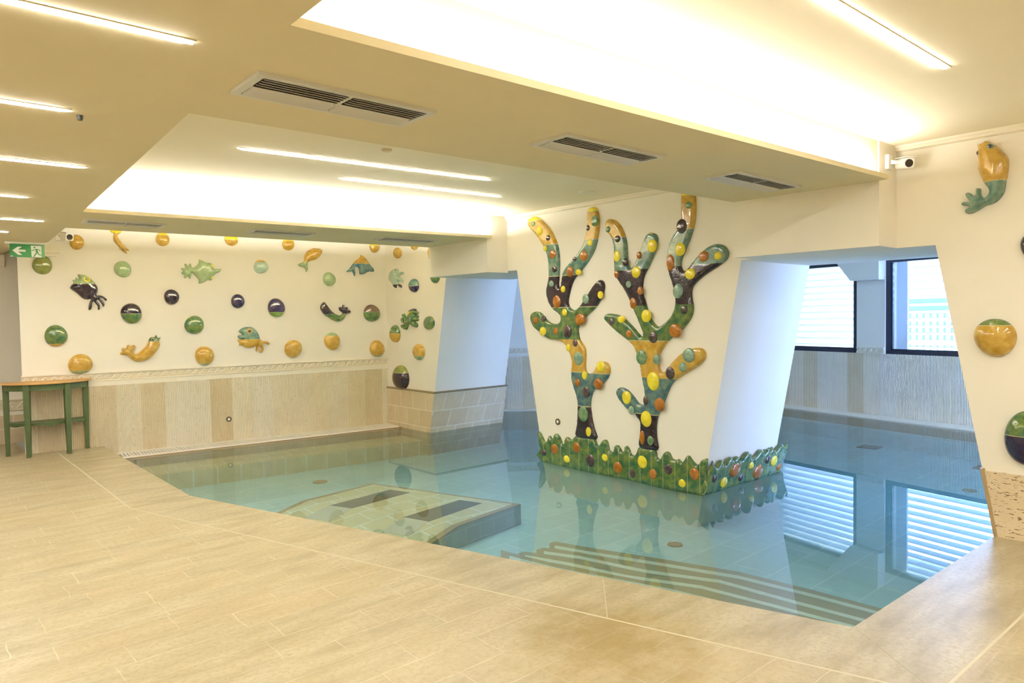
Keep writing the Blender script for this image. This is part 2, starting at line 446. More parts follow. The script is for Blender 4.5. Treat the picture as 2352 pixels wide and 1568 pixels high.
# real surface split in paving / seam / edging so nothing overlaps
edge_line = [D[0], D[1], D[2], D[3]]
in1 = offset_line(edge_line, .46); in2 = offset_line(edge_line, .472)
in1[0][1] = D[0][1]+.05; in2[0][1] = D[0][1]+.05; in1[3] = np.array([XC, D[3][1]-.46]); in2[3] = np.array([XC, D[3][1]-.472])
pav = [(-3.2, -3.2), (XC, -3.2), tuple(in2[3]), tuple(in2[2]), tuple(in2[1]), tuple(in2[0]), (1.06, D[0][1]+.085), (1.06, 10.5), (-3.2, 10.5)]
def strip(name, poly, mat, z0, z1):
    b = MB(); b.prism(poly, z0, z1, 'z'); return struct(b.build(name, mat))
strip('floor', pav, m_deck, -.0045, 0)
strip('trim_1', [tuple(p) for p in in1]+[tuple(p) for p in reversed(in2)], m_grout, -.0045, .0002)
# edging slabs with joints at the corners and along
def split_edging():
    b = MB(); g = MB()
    for i in range(3):
        a0, a1 = edge_line[i], edge_line[i+1]; c0, c1 = in1[i], in1[i+1]
        L = np.linalg.norm(a1-a0); n = max(1, int(round(L/1.35)))
        for k in range(n):
            t0 = k/n; t1 = (k+1)/n
            P = [a0+(a1-a0)*t0, a0+(a1-a0)*t1, c0+(c1-c0)*t1, c0+(c1-c0)*t0]
            e = (a1-a0)/L*.0025
            P = [P[0]+e, P[1]-e, P[2]-e, P[3]+e]
            b.prism([tuple(p) for p in P], -.0045, .0, 'z')
    return b
struct(split_edging().build('trim_2', m_border))
b = MB(); b.prism([tuple(p) for p in edge_line]+[tuple(p) for p in reversed(in1)], -.02, -.0015, 'z'); struct(b.build('trim_3', m_grout))

# pool floor and water
poolpoly = [tuple(D[0]), tuple(D[1]), tuple(D[2]), tuple(D[3]), (XC, -.6), (12.2, -.6), (12.2, 10.0), (1.9, 10.0)]
b = MB(); b.box(1.0, 12.8, -3.4, 10.7, FLOORZ-.05, FLOORZ); struct(b.build('floor', m_pool))
def meet(w1, o1, w2, o2):
    a = w1.p0+w1.n*o1; c = w2.p0+w2.n*o2
    A = np.array([[w1.u[0], -w2.u[0]], [w1.u[1], -w2.u[1]]]); t = np.linalg.solve(A, (c-a)[:2]); p = a+w1.u*t[0]; return (p[0], p[1])
WG = Wall(pg1, (pg2-pg1)[:2]); WFR = Wall((0, -3.19), (1, 0)); WPB = Wall((6.69, 0), (0, 1))
wp = [(p[0], p[1], W) for p in [tuple(D[0]), tuple(D[1]), tuple(D[2]), tuple(D[3]), (XC, 1.1), (XC+.1, 1.1), (6.44, 1.1), (6.44, -3.19), meet(WW, .345, WFR, 0), meet(WW, .345, WG, .16), meet(WG, .16, WPB, 0), (6.69, 8.77), meet(WA, .36, Wall((XP0, 0), (0, 1)), 0), meet(WA, .36, Wall((1.80, 0), (0, 1)), 0)]]
wobj = mesh_obj('pool_water', wp, [tuple(range(len(wp)))], m_water)
tag(wobj, 'still clear blue green pool water filling both rooms and mirroring the windows', 'water', kind='stuff')

# dividing wall with two openings narrowing towards the top, in (Y, Z)
def yz(x, y): s, z = WC.loc(x, y); return (-s, z)
def jamb(p, q):
    (y0, z0), (y1, z1) = yz(*p), yz(*q); k = (y1-y0)/(z1-z0)
    return lambda z: y0+k*(z-z0)
jR2 = jamb((2288, 1228), (2150, 568)); jL2 = jamb((1614, 1133), (1703, 592))
jR1 = jamb((1248, 1056), (1188, 625)); WB = Wall((5.425, 0), (0, -1))
def jb(p, q):
    s0, z0 = WB.loc(*p); s1, z1 = WB.loc(*q); k = (s0-s1)/(z1-z0)
    return lambda z: -s0+k*(z-z0)
jL1 = jb((989, 996), (1025, 632))
zl2 = 1.88; zl1 = 1.965; zb = FLOORZ
wallpoly = [(-3.2, zb), (jR2(zb), zb), (jR2(zl2), zl2), (jL2(zl2), zl2), (jL2(zb), zb), (jR1(zb), zb), (jR1(zl1), zl1),
            (7.3, zl1), (7.3, 2.8), (-3.2, 2.8)]

b = MB(); b.prism(wallpoly, XC, XB, 'x'); struct(b.build('wall_right', m_wall))
b = MB(); b.prism([(jL1(zb), zb), (jL1(2.5), 2.5), (jL1(2.5), 2.8), (10.44, 2.8), (10.44, zb)], XP0, XP1, 'x'); struct(b.build('wall_right', m_wall))
# long wall with the fish (local frame), and room shell
def in_frame(o, wall, s=0., z=0., off=0.): wall.place(o, s, z, off); return o
sl = WA.loc(48, 800)[0]; sr = 3.75
b = MB(); b.box(sl, sr, 0, .14, FLOORZ, 2.8); in_frame(struct(b.build('wall_back', m_wall)), WA)
b = MB(); b.box(-3.3, 6.43, 10.44, 10.6, FLOORZ, 2.8); struct(b.build('wall_back', m_wall))
b = MB(); b.box(-3.4, -3.2, -3.4, 10.6, -.05, 2.8); struct(b.build('wall_left', m_wall))
b = MB(); b.box(-3.4, 12.6, -3.4, -3.2, -.5, 2.8); struct(b.build('wall_front', m_wall))
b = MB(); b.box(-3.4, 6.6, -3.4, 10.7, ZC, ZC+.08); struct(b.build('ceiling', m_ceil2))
# lowered ceiling: left slab, beam, far soffit; one continuous piece below z = ZC
slab = [(-3.2, -3.2), (.85, -3.2), (.896, 2.03), (4.92, 1.872), (4.92, 2.93), (.94, 3.05), (1.117, 6.31), (4.92, 5.95), (4.92, 6.9), (1.168, 7.12), (1.174, 7.34), (1.235, 8.72), (1.05, 9.40), (1.0, 10.44), (-3.2, 10.44)]
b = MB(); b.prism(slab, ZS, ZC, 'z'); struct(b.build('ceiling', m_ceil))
# ends of the beams against the wall, dropping to the opening heads
b = MB(); b.box(4.92, XC, 1.86, 2.93, zl2, ZC); struct(b.build('ceiling', m_wall))
b = MB(); b.box(4.92, XC, 5.95, 7.06, zl1-.02, ZC); struct(b.build('ceiling', m_wall))
# cove lips with small upstand hiding the strips
def lip(p0, p1, q1, q0):
    b = MB(); b.prism([p0, p1, q1, q0], ZS, ZS+.012, 'z')
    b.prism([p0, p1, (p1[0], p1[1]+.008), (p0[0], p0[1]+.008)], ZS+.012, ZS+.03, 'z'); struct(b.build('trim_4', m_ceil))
lip((.896, 1.965), (4.92, 1.80), (4.92, 1.872), (.896, 2.03))
lip((1.117, 6.225), (4.92, 5.86), (4.92, 5.95), (1.117, 6.31))
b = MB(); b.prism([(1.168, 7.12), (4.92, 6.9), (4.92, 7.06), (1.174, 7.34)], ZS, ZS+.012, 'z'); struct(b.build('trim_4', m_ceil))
# mouldings under the ceiling of the dividing wall
def crown(y0, y1, n):
    b = MB(); b.prism([(XC, ZC), (XC-.035, ZC), (XC-.035, ZC-.012), (XC-.022, ZC-.02), (XC-.026, ZC-.036), (XC, ZC-.042)], y0, y1, 'y')
    struct(b.build(n, m_mould))
crown(-3.2, 1.86, 'trim_5'); crown(2.93, 5.95, 'trim_6')
# cornice of the recessed back wall and left end of the long wall
b = MB(); b.box(-3.2, 1.02, 10.37, 10.44, 2.2, 2.3); b.box(-3.2, 1.02, 10.40, 10.44, 2.16, 2.2); struct(b.build('trim_7', m_mould))
b = MB(); b.box(sl-.02, sl+.40, -.05, 0, 2.255, ZS); b.box(sl-.02, sl+.36, -.03, 0, 2.215, 2.255); in_frame(struct(b.build('trim_8', m_mould)), WA)

# fluted panel, cream band, wave frieze on the long wall
b = MB(); b.box(sl, sr, -.012, 0, FLOORZ, .715); in_frame(struct(b.build('wall_back', m_flute)), WA)
def wave_frieze(name, s0, s1, z0, z1, wall, pitch=.088, off=.0):
    b = MB(); h = z1-z0
    g_ = MB(); g_.box(s0, s1, -.010, 0, z0, z1); in_frame(struct(g_.build(name, m_fground)), wall)
    b.box(s0, s1, -.028, -.010, z1-.012, z1); b.box(s0, s1, -.020, -.010, z1-.024, z1-.018)
    b.box(s0, s1, -.024, -.010, z0, z0+.010)
    zm = z0+h*.47; a = h*.27; n = int((s1-s0)/pitch)
    for i in range(n):
        sx = s0+pitch*(i+.5); pts = []
        for k in range(16):
            t = k/15
            if t < .45: q = t/.45; pts.append((sx-pitch*.62+q*pitch*.62, -.011, zm-a+2*a*(q**1.6)))
            else:
                q = (t-.45)/.55; ang = pi/2-q*2*pi*.85; rr = a*(1-.62*q)
                pts.append((sx+rr*cos(ang)*.95, -.011, zm+rr*sin(ang)))
        b.tube(pts, [.005+.006*sin(pi*k/15) for k in range(16)], 6)
    return in_frame(struct(b.build(name, m_mould, smooth=False)), wall)
b = MB(); b.box(sl-.012, sr, -.014, 0, .715, .775); in_frame(struct(b.build('trim_9', m_mould)), WA)
wave_frieze('trim_10', sl-.012, sr, .775, .876, WA)
# recessed wall at the far left: lower frieze and stone base
WL = Wall((0, 10.44), (1, 0))
b = MB(); b.box(-3.2, 1.5, 10.425, 10.44, 0, .345); struct(b.build('baseboard_back', m_tile))
wave_frieze('trim_11', -3.2, 1.4, .405, .54, WL, .11)

# tiled plinth of the left pillar with dark cap
def plinth(z0, z1, e):
    f = lambda z: jL1(z)-e
    return [(f(z0), z0), (f(z1), z1), (9.05, z1), (9.05, z0)]
b = MB(); b.prism(plinth(FLOORZ, .425, .02), XP0-.02, XP1+.02, 'x'); struct(b.build('baseboard_right', m_tile))
b = MB(); b.prism(plinth(.425, .452, .03), XP0-.03, XP1+.03, 'x'); struct(b.build('trim_12', m_brown))
# travertine base on the right wall
b = MB(); b.prism([(-3.2, 0), (jR2(0), 0), (jR2(.41), .41), (-3.2, .41)], XC-.022, XC, 'x'); struct(b.build('baseboard_right', m_trav))
b = MB(); b.prism([(jR2(0)-.012, 0), (jR2(0)+.008, 0), (jR2(.41)+.008, .425), (jR2(.41)-.012, .425)], XC-.028, XC+.5, 'x'); struct(b.build('trim_13', m_edge))

# underwater bench along the long wall, drawn as two risers
b = MB(); b.box(.15, sr, -.36, 0, FLOORZ, W-.012); in_frame(struct(b.build('trim_14', m_poolside)), WA)
b = MB(); b.box(-.05, sr, -.385, -.355, W-.03, W+.006); in_frame(struct(b.build('trim_15', m_edge)), WA)
b = MB(); b.box(.2, sr, -.95, -.36, FLOORZ, -.237); in_frame(struct(b.build('trim_16', m_spa)), WA)

# ------------------------------------------------------------------ second room
def wbox(b, s0, s1, y0, y1, z0, z1): b.box(s0, s1, y0, y1, z0, z1)
S_L1 = WW.loc(1967.6, 760)[0]; S_R0 = WW.loc(2032.7, 760)[0]      # pier between the windows
zs_ = .812; zt = 2.2
S_L0 = S_L1-2.1; S_R1 = S_R0+2.55
b = MB(); b.box(-4.2, 8, 0, .3, FLOORZ, zs_); in_frame(struct(b.build('wall_window', m_flute)), WW)
b = MB(); b.box(S_L1, S_R0, 0, .3, zs_, 2.6); b.box(-4.2, S_L0, 0, .3, zs_, 2.6); b.box(S_R1, 8, 0, .3, zs_, 2.6)
b.box(S_L0, S_L1, 0, .3, zt, 2.6); b.box(S_R0, S_R1, 0, .3, zt, 2.6)
in_frame(struct(b.build('wall_window', m_wall)), WW)
wave_frieze('trim_17', S_L1+.01, S_R0-.01, zs_, .90, WW)
b = MB(); b.box(S_L1+.0, S_R0, -.03, 0, 1.90, 1.94); in_frame(struct(b.build('trim_18', m_mould)), WW)
b = MB(); b.box(-4, 8, -.34, 0, FLOORZ, W+.012); in_frame(struct(b.build('trim_19', m_mould)), WW)
b = MB(); b.box(-4, 8, -.42, -.34, FLOORZ, W-.02); in_frame(struct(b.build('trim_20', m_brown)), WW)
b = MB(); b.box(-4, 8, -.62, -.34, FLOORZ, -.235); in_frame(struct(b.build('trim_21', m_pool)), WW)
# flaring head of the pier (two slanted haunches) and ceiling
b = MB()
b.prism([(S_L1-.42, 2.42), (S_L1, 1.9), (S_R0, 1.9), (S_R0, 2.42)], -.16, 0, 'y')
in_frame(struct(b.build('ceiling', m_wall)), WW)
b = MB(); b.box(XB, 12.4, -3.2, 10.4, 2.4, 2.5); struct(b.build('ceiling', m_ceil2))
# oblique and closing walls of the second room
WG = Wall(pg1, (pg2-pg1)[:2])
b = MB(); b.box(-2.0, 6.5, 0, .2, .78, 2.5); in_frame(struct(b.build('wall_back', m_wall)), WG)
b = MB(); b.box(-2.0, 6.5, 0, .2, FLOORZ, .78); in_frame(struct(b.build('wall_back', m_flute)), WG)
b = MB(); b.box(-2.0, 6.5, -.16, 0, FLOORZ, W+.012); in_frame(struct(b.build('trim_22', m_mould)), WG)
wave_frieze('trim_23', -2.0, 4, .83, .93, WG)
b = MB(); b.box(XB, 12.4, -3.4, -3.2, -.5, 2.5); struct(b.build('wall_front', m_wall))
# windows
def window(name, s0, s1, label_side):
    root = empty(name); struct(root); WW.place(root, 0, 0)
    b = MB(); t = .055
    b.box(s0, s1, .02, .10, zs_, zs_+t); b.box(s0, s1, .02, .10, zt-t, zt); b.box(s0, s0+t, .02, .10, zs_, zt); b.box(s1-t, s1, .02, .10, zs_, zt)
    b.box(s0+t, s0+t+.03, .05, .09, zs_+t, zt-t); b.box(s1-t-.03, s1-t, .05, .09, zs_+t, zt-t); b.box(s0+t, s1-t, .05, .09, zs_+t, zs_+t+.02)
    b.build('window_frame', m_frame, root)
    b = MB(); b.box(s0+t, s1-t, .068, .074, zs_+t, zt-t); b.build('pane', m_glass, root)
    # outside louvre blind: own thing
    bl = empty('louvre_blind'); WW.place(bl, (s0+s1)/2, 0, -.36)
    tag(bl, 'white horizontal louvre blind outside the %s window' % label_side, 'blind')
    w = (s1-s0)/2+.1
    z = zs_-.02
    while z < zt+.05:
        b = MB(); R = Matrix.Translation((0, 0, z)) @ Matrix.Rotation(radians(-26), 4, 'X')
        b.box(-w, w, -.046, .046, -.003, .003, R); b.build('slat', m_slat, bl); z += .105
    for xa in (-w, w-.05): b = MB(); b.box(xa, xa+.05, -.05, .05, zs_-.1, zt+.1); b.build('side_rail', m_slat, bl)
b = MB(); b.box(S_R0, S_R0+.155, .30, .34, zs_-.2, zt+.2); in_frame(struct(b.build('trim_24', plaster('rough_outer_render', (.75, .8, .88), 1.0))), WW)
window('window_1', S_L0, S_L1, 'left'); window('window_2', S_R0, S_R1, 'right')
for s0, s1, nm in ((S_L0, S_L1, 'window_portal'), (S_R0, S_R1, 'window_portal')):
    p = WW.p0+WW.u*(s0+s1)/2-WW.n*.18
    area(nm, (p[0], p[1], (zs_+zt)/2), s1-s0, zt-zs_, (-pi/2, 0, WW.ang), 10, portal=True)
# outside: terrace and picket fence
b = MB(); b.box(-4.2, 8, .32, 9, -.2, 0.0); in_frame(struct(b.build('terrace', m_fence)), WW)
b = MB(); b.box(-4.2, 8, 8.8, 9, -.2, 1.75); in_frame(struct(b.build('terrace_wall', simple('wall_toned_down', (.035, .045, .06), .9))), WW)  # colour darkened to offset the very strong sky light on this wall
fn = empty('picket_fence'); WW.place(fn, 0, 0, -2.2); tag(fn, 'white picket fence on the terrace outside the windows', 'fence')
b = MB()
for i in range(90): b.box(-3.6+i*.115, -3.6+i*.115+.06, 0, .02, 0, 1.38)
b.build('pickets', m_fence, fn)
b = MB(); 
for z in (.35, .85, 1.25): b.box(-3.6, 6.8, -.02, 0, z, z+.05)
b.build('rails', m_fence, fn)

# ================================================================== THINGS
# gutter grating
g = empty('gutter_grating'); WA.place(g, 0, W, .0); tag(g, 'long white slotted grating in the gutter along the fluted wall', 'grating')
b = MB(); n = 0; s = .02
while s < 3.5:
    v = [(s, -.335), (s+.022, -.335), (s+.012, -.03), (s-.010, -.03)]; b.prism(v, .004, .020, 'z'); s += .036
b.build('slats', m_white, g)
b = MB(); b.box(-.06, 3.5, -.355, -.335, 0, .022); b.box(-.06, 3.5, -.03, -.010, 0, .022); b.build('rails', m_white, g)
b = MB(); b.box(-.06, 3.5, -.335, -.03, -.010, -.004); b.build('channel', m_edge, g)

# ceiling vents
def vent(cx, cy, L, Wd, label, rz=0.):
    root = empty('ceiling_vent', (cx, cy, ZS), rz); tag(root, label, 'air vent', 'air vents in the lowered ceiling')
    fw = .028; hl = L/2; hw = Wd/2
    b = MB(); b.box(-hl, hl, -hw, -hw+fw, -.014, .004); b.box(-hl, hl, hw-fw, hw, -.014, .004)
    b.box(-hl, -hl+fw, -hw+fw, hw-fw, -.014, .004); b.box(hl-fw, hl, -hw+fw, hw-fw, -.014, .004)
    b.build('frame', m_alu, root)
    b = MB(); b.box(-hl+fw, hl-fw, -hw+fw, hw-fw, -.0007, .003); b.build('duct_shade', m_black, root)  # flat black plate, the shade inside the vent put into its colour
    b = MB(); b.box(-.008, .008, -hw+fw, hw-fw, -.012, 0); b.build('divider', m_alu, root)
    n = 9; iw = Wd-2*fw
    for half in (-1, 1):
        x0, x1 = (-hl+fw+.004, -.010) if half < 0 else (.010, hl-fw-.004)
        for k in range(n):
            y = -iw/2+iw*(k+.5)/n
            ang = radians(33) if k < 5 else radians(-50)
            R = Matrix.Translation((0, y, -.012)) @ Matrix.Rotation(ang, 4, 'X')
            b = MB(); b.box(x0, x1, -.011, .011, -.0007, .0007, R); b.build('blade', m_alu, root)
    return root
vent(1.34, 2.52, .745, .27, 'largest and nearest ceiling vent on the beam, left of the other two', 0.)
vent(2.775, 2.42, .765, .26, 'middle ceiling vent of the three on the near beam')
vent(4.25, 2.38, .80, .25, 'ceiling vent at the wall end of the near beam', 0.)
vent(1.51, 6.71, .61, .25, 'small grey vent at the left end of the far soffit', -.04)
vent(2.855, 6.60, .60, .25, 'small grey vent in the middle of the far soffit', -.04)
vent(4.21, 6.47, .66, .24, 'small grey vent of the far soffit next to the blue pillar', -.04)

# recessed linear lamps
def lamp(p0, p1, z, label, grp):
    d = Vector(p1)-Vector(p0); L = d.length; c = (Vector(p0)+Vector(p1))/2
    root = empty('linear_ceiling_light', (c.x, c.y, z), atan2(d.y, d.x)); tag(root, label, 'light', grp)
    b = MB(); b.prism([(-L/2, 0), (-L/2+.03, -.016), (L/2-.03, -.016), (L/2, 0), (L/2-.03, .016), (-L/2+.03, .016)], -.0065, 0, 'z'); b.build('diffuser', m_led, root)
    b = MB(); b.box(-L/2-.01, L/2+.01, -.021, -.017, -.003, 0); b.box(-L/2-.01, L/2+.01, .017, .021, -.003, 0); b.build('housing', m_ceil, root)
G1 = 'recessed light lines in the left ceiling'; G2 = 'recessed light lines in the raised ceiling'
for x1, y, nm in ((.713, 2.27, 'topmost and longest recessed light line at the upper left corner'), (.555, 3.30, 'second recessed light line down the left ceiling, beside a dark speck'),
                  (.815, 4.44, 'third recessed light line down the left ceiling, reaching furthest right of the middle ones'), (.70, 5.70, 'short fourth recessed light line down the left ceiling'),
                  (.957, 6.95, 'fifth recessed light line of the left ceiling, left of the far soffit vent'), (.812, 7.92, 'smallest recessed light line, just above the exit sign')):
    lamp((x1-2.2, y+.05), (x1, y), ZS, nm, G1)
lamp((1.72, 4.59), (3.70, 4.42), ZC, 'longer of the two light lines in the raised ceiling between the beams', G2)
lamp((2.70, 5.08), (4.29, 4.97), ZC, 'shorter farther light line in the raised ceiling between the beams', G2)
lamp((1.35, 1.18), (3.71, 1.11), ZC, 'bright light line in the raised ceiling at the upper right', G2)
for y in (-.2, -1.6):
    area('ceiling_line_behind', (-.6, y, ZS-.02), 2.2, .05, (0, 0, 0), 25)
    area('ceiling_line_behind', (3.2, y, ZC-.02), 2.4, .05, (0, 0, 0), 25)
# detectors
def disc(name, x, y, z, r, t, mat, label, cat):
    b = MB(); b.tube([(0, 0, -t), (0, 0, -t*.6), (0, 0, 0)], [r*.8, r, r], 28); o = b.build(name, mat, smooth=False); o.location = (x, y, z); return tag(o, label, cat)
disc('smoke_detector', 2.494, 4.047, ZC, .035, .012, simple('beige_plastic', (.55, .42, .22), .5), 'small beige round detector in the raised ceiling beyond the near beam', 'detector')
disc('ceiling_speaker', 4.774, 4.33, ZC, .07, .006, m_mould, 'flat white round ceiling disc above the left coral', 'ceiling disc')
disc('ceiling_sensor', .603, 3.355, ZS, .012, .02, m_dark, 'tiny dark sensor in the left ceiling beside a light line', 'sensor')

# ---------------------------------------------------------------- ceramic balls
def ball(wall, x, y, rx, ry, bands, label, group, off=0., depth=.62):
    s, z = wall.loc(x, y); s0 = wall.loc(x-rx, y)[0]; s1 = wall.loc(x+rx, y)[0]; z0 = wall.loc(x, y+ry)[1]; z1 = wall.loc(x, y-ry)[1]
    rs = (s1-s0)/2; rz = (z1-z0)/2; r = min(rs, rz)
    bb = [(-9, bands[0])]
    for py, nm in bands[1:]: bb.append((wall.loc(x, py)[1]-z, nm))
    o = dome('ceramic_ball', rs, rz, r*depth, glaze(bb, .004 if len(bb) > 1 else 0), seed=int(x*7+y), nu=48, nv=12)
    wall.place(o, s, z, off); tag(o, label, 'ceramic ball', group); return o
GA = 'ceramic balls on the fish wall'; GB = 'ceramic balls on the narrow wall by the blue pillar'; GR = 'ceramic balls on the right wall'
for a in [
    (176, 556, 17.2, 16.8, ['ochre'], 'ochre ceramic ball at the top left of the fish wall, beside the small camera'),
    (373.5, 549.5, 16.4, 15.5, ['ochre', (541, 'yellow')], 'ochre ball under the soffit, second from the left in the top row'),
    (531, 549, 15.3, 16, ['ochre', (551, 'yellow')], 'ochre ball third in the top row, yellow down to its middle'),
    (662, 561, 13.8, 14.5, ['ochre', (553.5, 'yellow')], 'deep ochre ball with a thin yellow top, just left of the goldfish'),
    (859.5, 566, 11.7, 14, ['ochre', (564.5, 'yellow')], 'ochre ball with yellow top above the dolphin shaped relief'),
    (97, 609, 23.8, 21, ['olive'], 'large olive green ball right below the exit sign'),
    (281.5, 618, 20, 18.5, ['sage'], 'plain sage green ball below the slender yellow fish'),
    (599, 612.5, 16, 16, ['pale', (601.5, 'ochre')], 'pale mint ball with an ochre cap right of the sage ray'),
    (756, 641, 14.5, 15.5, ['sage'], 'plain sage ball between the goldfish and the dolphin shaped relief'),
    (394, 682, 18, 17.2, ['dark'], 'plain dark purple ball below the sage ray'),
    (546, 691.5, 16, 16, ['navy'], 'smallest navy blue ball in the middle of the fish wall'),
    (301.5, 719.5, 24.8, 23, ['green', (720, 'dark')], 'large ball half dark purple over half green above the cucumber shaped fish'),
    (634.5, 706.5, 20, 21, ['lime', (716.5, 'navy')], 'navy ball with a lime green bottom right of the smallest navy ball'),
    (853.5, 719, 18.3, 20, ['green', (716, 'brown')], 'ball half brown over half green near the corner, right of the dark eel'),
    (128.5, 771, 27.8, 24, ['ochre', (789, 'green')], 'large green ball with a thin ochre bottom at the left end of the wall'),
    (446, 746, 22, 21.5, ['green'], 'plain mottled green ball in the middle of the fish wall'),
    (184.5, 836.5, 28, 24, ['sage', (850, 'ochre')], 'largest ochre ball with a green bottom, just above the console table'),
    (469.8, 817, 21.8, 22, ['sage', (834, 'ochre')], 'ochre ball left of the gaping ochre and green fish'),
    (673, 800.5, 20, 20, ['ochre'], 'plain pale ochre ball right of the gaping fish'),
    (762.5, 783.5, 18, 20, ['ochre', (770, 'sage')], 'ochre ball with a green cap below the dark eel'),
    (865.5, 800.5, 17, 19, ['sage', (815, 'ochre')], 'ochre ball with a green bottom in the lower right corner of the fish wall')]:
    ball(WA, *a, GA)
for a in [
    (914, 581, 8.7, 12.7, ['ochre'], 'small plain ochre ball above the frog on the narrow wall'),
    (954, 561, 8.7, 13, ['ochre'], 'ochre ball half hidden by the soffit on the narrow wall'),
    (951.9, 655.6, 11.2, 15.2, ['navy', (656.6, 'teal')], 'ball half teal over half navy on the narrow wall'),
    (1001, 634, 10.3, 16, ['green'], 'green ball partly hidden under the beam end by the blue opening'),
    (987, 741.5, 11.7, 15.4, ['green'], 'fully green ball right of the green fish on the narrow wall'),
    (909.4, 766.5, 11, 19.3, ['ochre', (765, 'green')], 'ball half green over half ochre on the narrow wall'),
    (963.8, 808, 12.2, 19, ['sage', (817, 'ochre')], 'ochre ball with green foot at the middle of the narrow wall'),
    (923.6, 866.3, 16, 28.7, ['dark', (855, 'olive')], 'tall egg, olive on top and dark below, standing over the tiled plinth')]:
    ball(WB, *a, GB)
for a in [
    (2286.5, 774.5, 48, 44.5, ['ochre', (746, 'green')], 'big ochre ball with a green cap on the right wall'),
    (2364, 1007, 57, 65, ['navy', (1000, 'green')], 'big ball green above and navy below, cut by the right edge of the photo'),
    (2376, 563, 33, 31, ['dark'], 'dark ball barely entering at the right edge of the photo')]:
    ball(WC, *a, GR)

# ---------------------------------------------------------------- fish reliefs
def fish(wall, org, sca, pts, bands, label, name, depth, rim, eyes=(), spacing=.012, group=None, cat='ceramic fish'):
    P = [wall.loc(org[0]+x/sca, org[1]+y/sca) for x, y in pts]
    zc = (min(p[1] for p in P)+max(p[1] for p in P))/2
    xc = org[0]+sum(p[0] for p in pts)/len(pts)/sca
    bb = [(-9, bands[0])]
    for py, nm in bands[1:]: bb.append((wall.loc(xc, org[1]+py/sca)[1]-zc, nm))
    o, c = relief(name, P, depth, rim, glaze(bb, .004 if len(bb) > 1 else 0), spacing, k=3)
    c2 = c; bb0 = bb
    wall.place(o, c[0], c[1], 0)
    tag(o, label, cat, group)
    for e in eyes:
        ex, ey, er1, er2, colr = e[:5]
        s, z = wall.loc(org[0]+ex/sca, org[1]+ey/sca)
        r1 = abs(wall.loc(org[0]+(ex+er1)/sca, org[1]+ey/sca)[0]-s); r2 = abs(wall.loc(org[0]+ex/sca, org[1]+(ey+er2)/sca)[1]-z)
        d = dome('eye', r1, r2, min(r1, r2)*.45, glaze([(-9, colr)]), parent=o, nu=20, nv=5, edge=.002, irr=0)
        d.location = (s-c[0], -(e[5] if len(e) > 5 else depth*.85), z-c[1])
        if colr != bands[0]: d['label'] = colr.replace('pebble', '')+' eye'
    return o
ZA = ((120, 520), 7.84); ZB = ((880, 550), 4.356); ZR = ((380, 560), 5.2267); ZCc = ((640, 540), 7.127); ZU = ((250, 740), 14.253); ZF = ((2150, 280), 6.535)
GF = 'ceramic fish on the fish wall'
fish(WA, *ZA, [(1040,75),(1060,62),(1130,66),(1200,68),(1245,90),(1220,125),(1180,150),(1190,200),(1240,280),(1300,350),(1385,430),(1375,445),(1335,428),(1345,480),(1325,487),(1250,430),(1180,350),(1110,260),(1098,200),(1105,130),(1060,110)],
     ['ochre', (125, 'yellow')], 'slender ochre fish with a yellow tail diving head down under the soffit', 'ceramic_fish', .03, .045, [(1262, 418, 12, 10, 'dark', .026)], .010, GF)
fish(WA, *ZA, [(465,860),(600,880),(680,930),(740,985),(775,1030),(810,1080),(822,1150),(800,1235),(870,1238),(930,1260),(985,1310),(975,1338),(950,1330),(910,1290),(850,1280),(900,1330),(940,1390),(935,1435),(910,1440),(880,1380),(830,1320),(800,1330),(850,1400),(862,1450),(850,1500),(815,1495),(815,1440),(775,1385),(745,1350),(720,1380),(715,1450),(690,1500),(650,1495),(665,1380),(700,1310),(620,1318),(540,1290),(440,1200),(330,1120),(325,1090),(345,1050),(375,1025),(375,990),(360,965),(385,960),(410,975),(415,925),(440,930),(470,950),(480,930),(465,895)],
     ['dark', (1030, 'sage')], 'dark fish with a green toothed face, yellow eye and four curling tail arms', 'ceramic_fish', .05, .075, [(615, 955, 72, 58, 'yellow', .040), (622, 940, 38, 32, 'sage', .060)], .011, GF)
fish(WA, *ZU, [(1530,415),(1560,440),(1610,510),(1690,485),(1680,510),(1645,560),(1650,620),(1668,680),(1660,770),(1600,880),(1480,1040),(1350,1170),(1200,1250),(1050,1290),(900,1290),(800,1250),(700,1180),(620,1120),(540,1080),(440,1070),(360,1045),(385,985),(440,960),(410,880),(430,850),(500,840),(570,850),(575,780),(620,745),(680,745),(730,790),(770,750),(840,745),(870,790),(845,870),(815,960),(840,1015),(900,1040),(1000,980),(1100,890),(1190,800),(1250,720),(1290,620),(1320,540),(1370,490),(1450,480),(1500,470)],
     ['ochre', (630, 'green')], 'curved ochre fish with a small green beaked head and fan tail above the frieze', 'ceramic_fish', .05, .06, [(1412, 555, 55, 60, 'olive', .048), (1415, 555, 28, 32, 'dark', .056)], .010, GF)
fish(WA, *ZR, [(400,188),(450,205),(490,225),(530,228),(560,245),(575,290),(600,300),(640,300),(668,300),(650,335),(610,355),(575,385),(560,430),(540,440),(510,432),(470,455),(420,475),(398,470),(400,430),(365,390),(315,345),(305,380),(300,415),(285,415),(270,390),(240,410),(222,405),(235,375),(205,365),(190,345),(210,325),(190,305),(190,290),(240,290),(228,255),(230,238),(255,245),(280,270),(285,240),(305,240),(312,280),(345,280),(380,250),(400,220)],
     ['sage'], 'sage green ray with petal tail and pointed snout facing right', 'ceramic_fish', .045, .07, [(553, 268, 17, 20, 'yellow', .030), (552, 405, 17, 15, 'yellow', .030)], .011, GF)
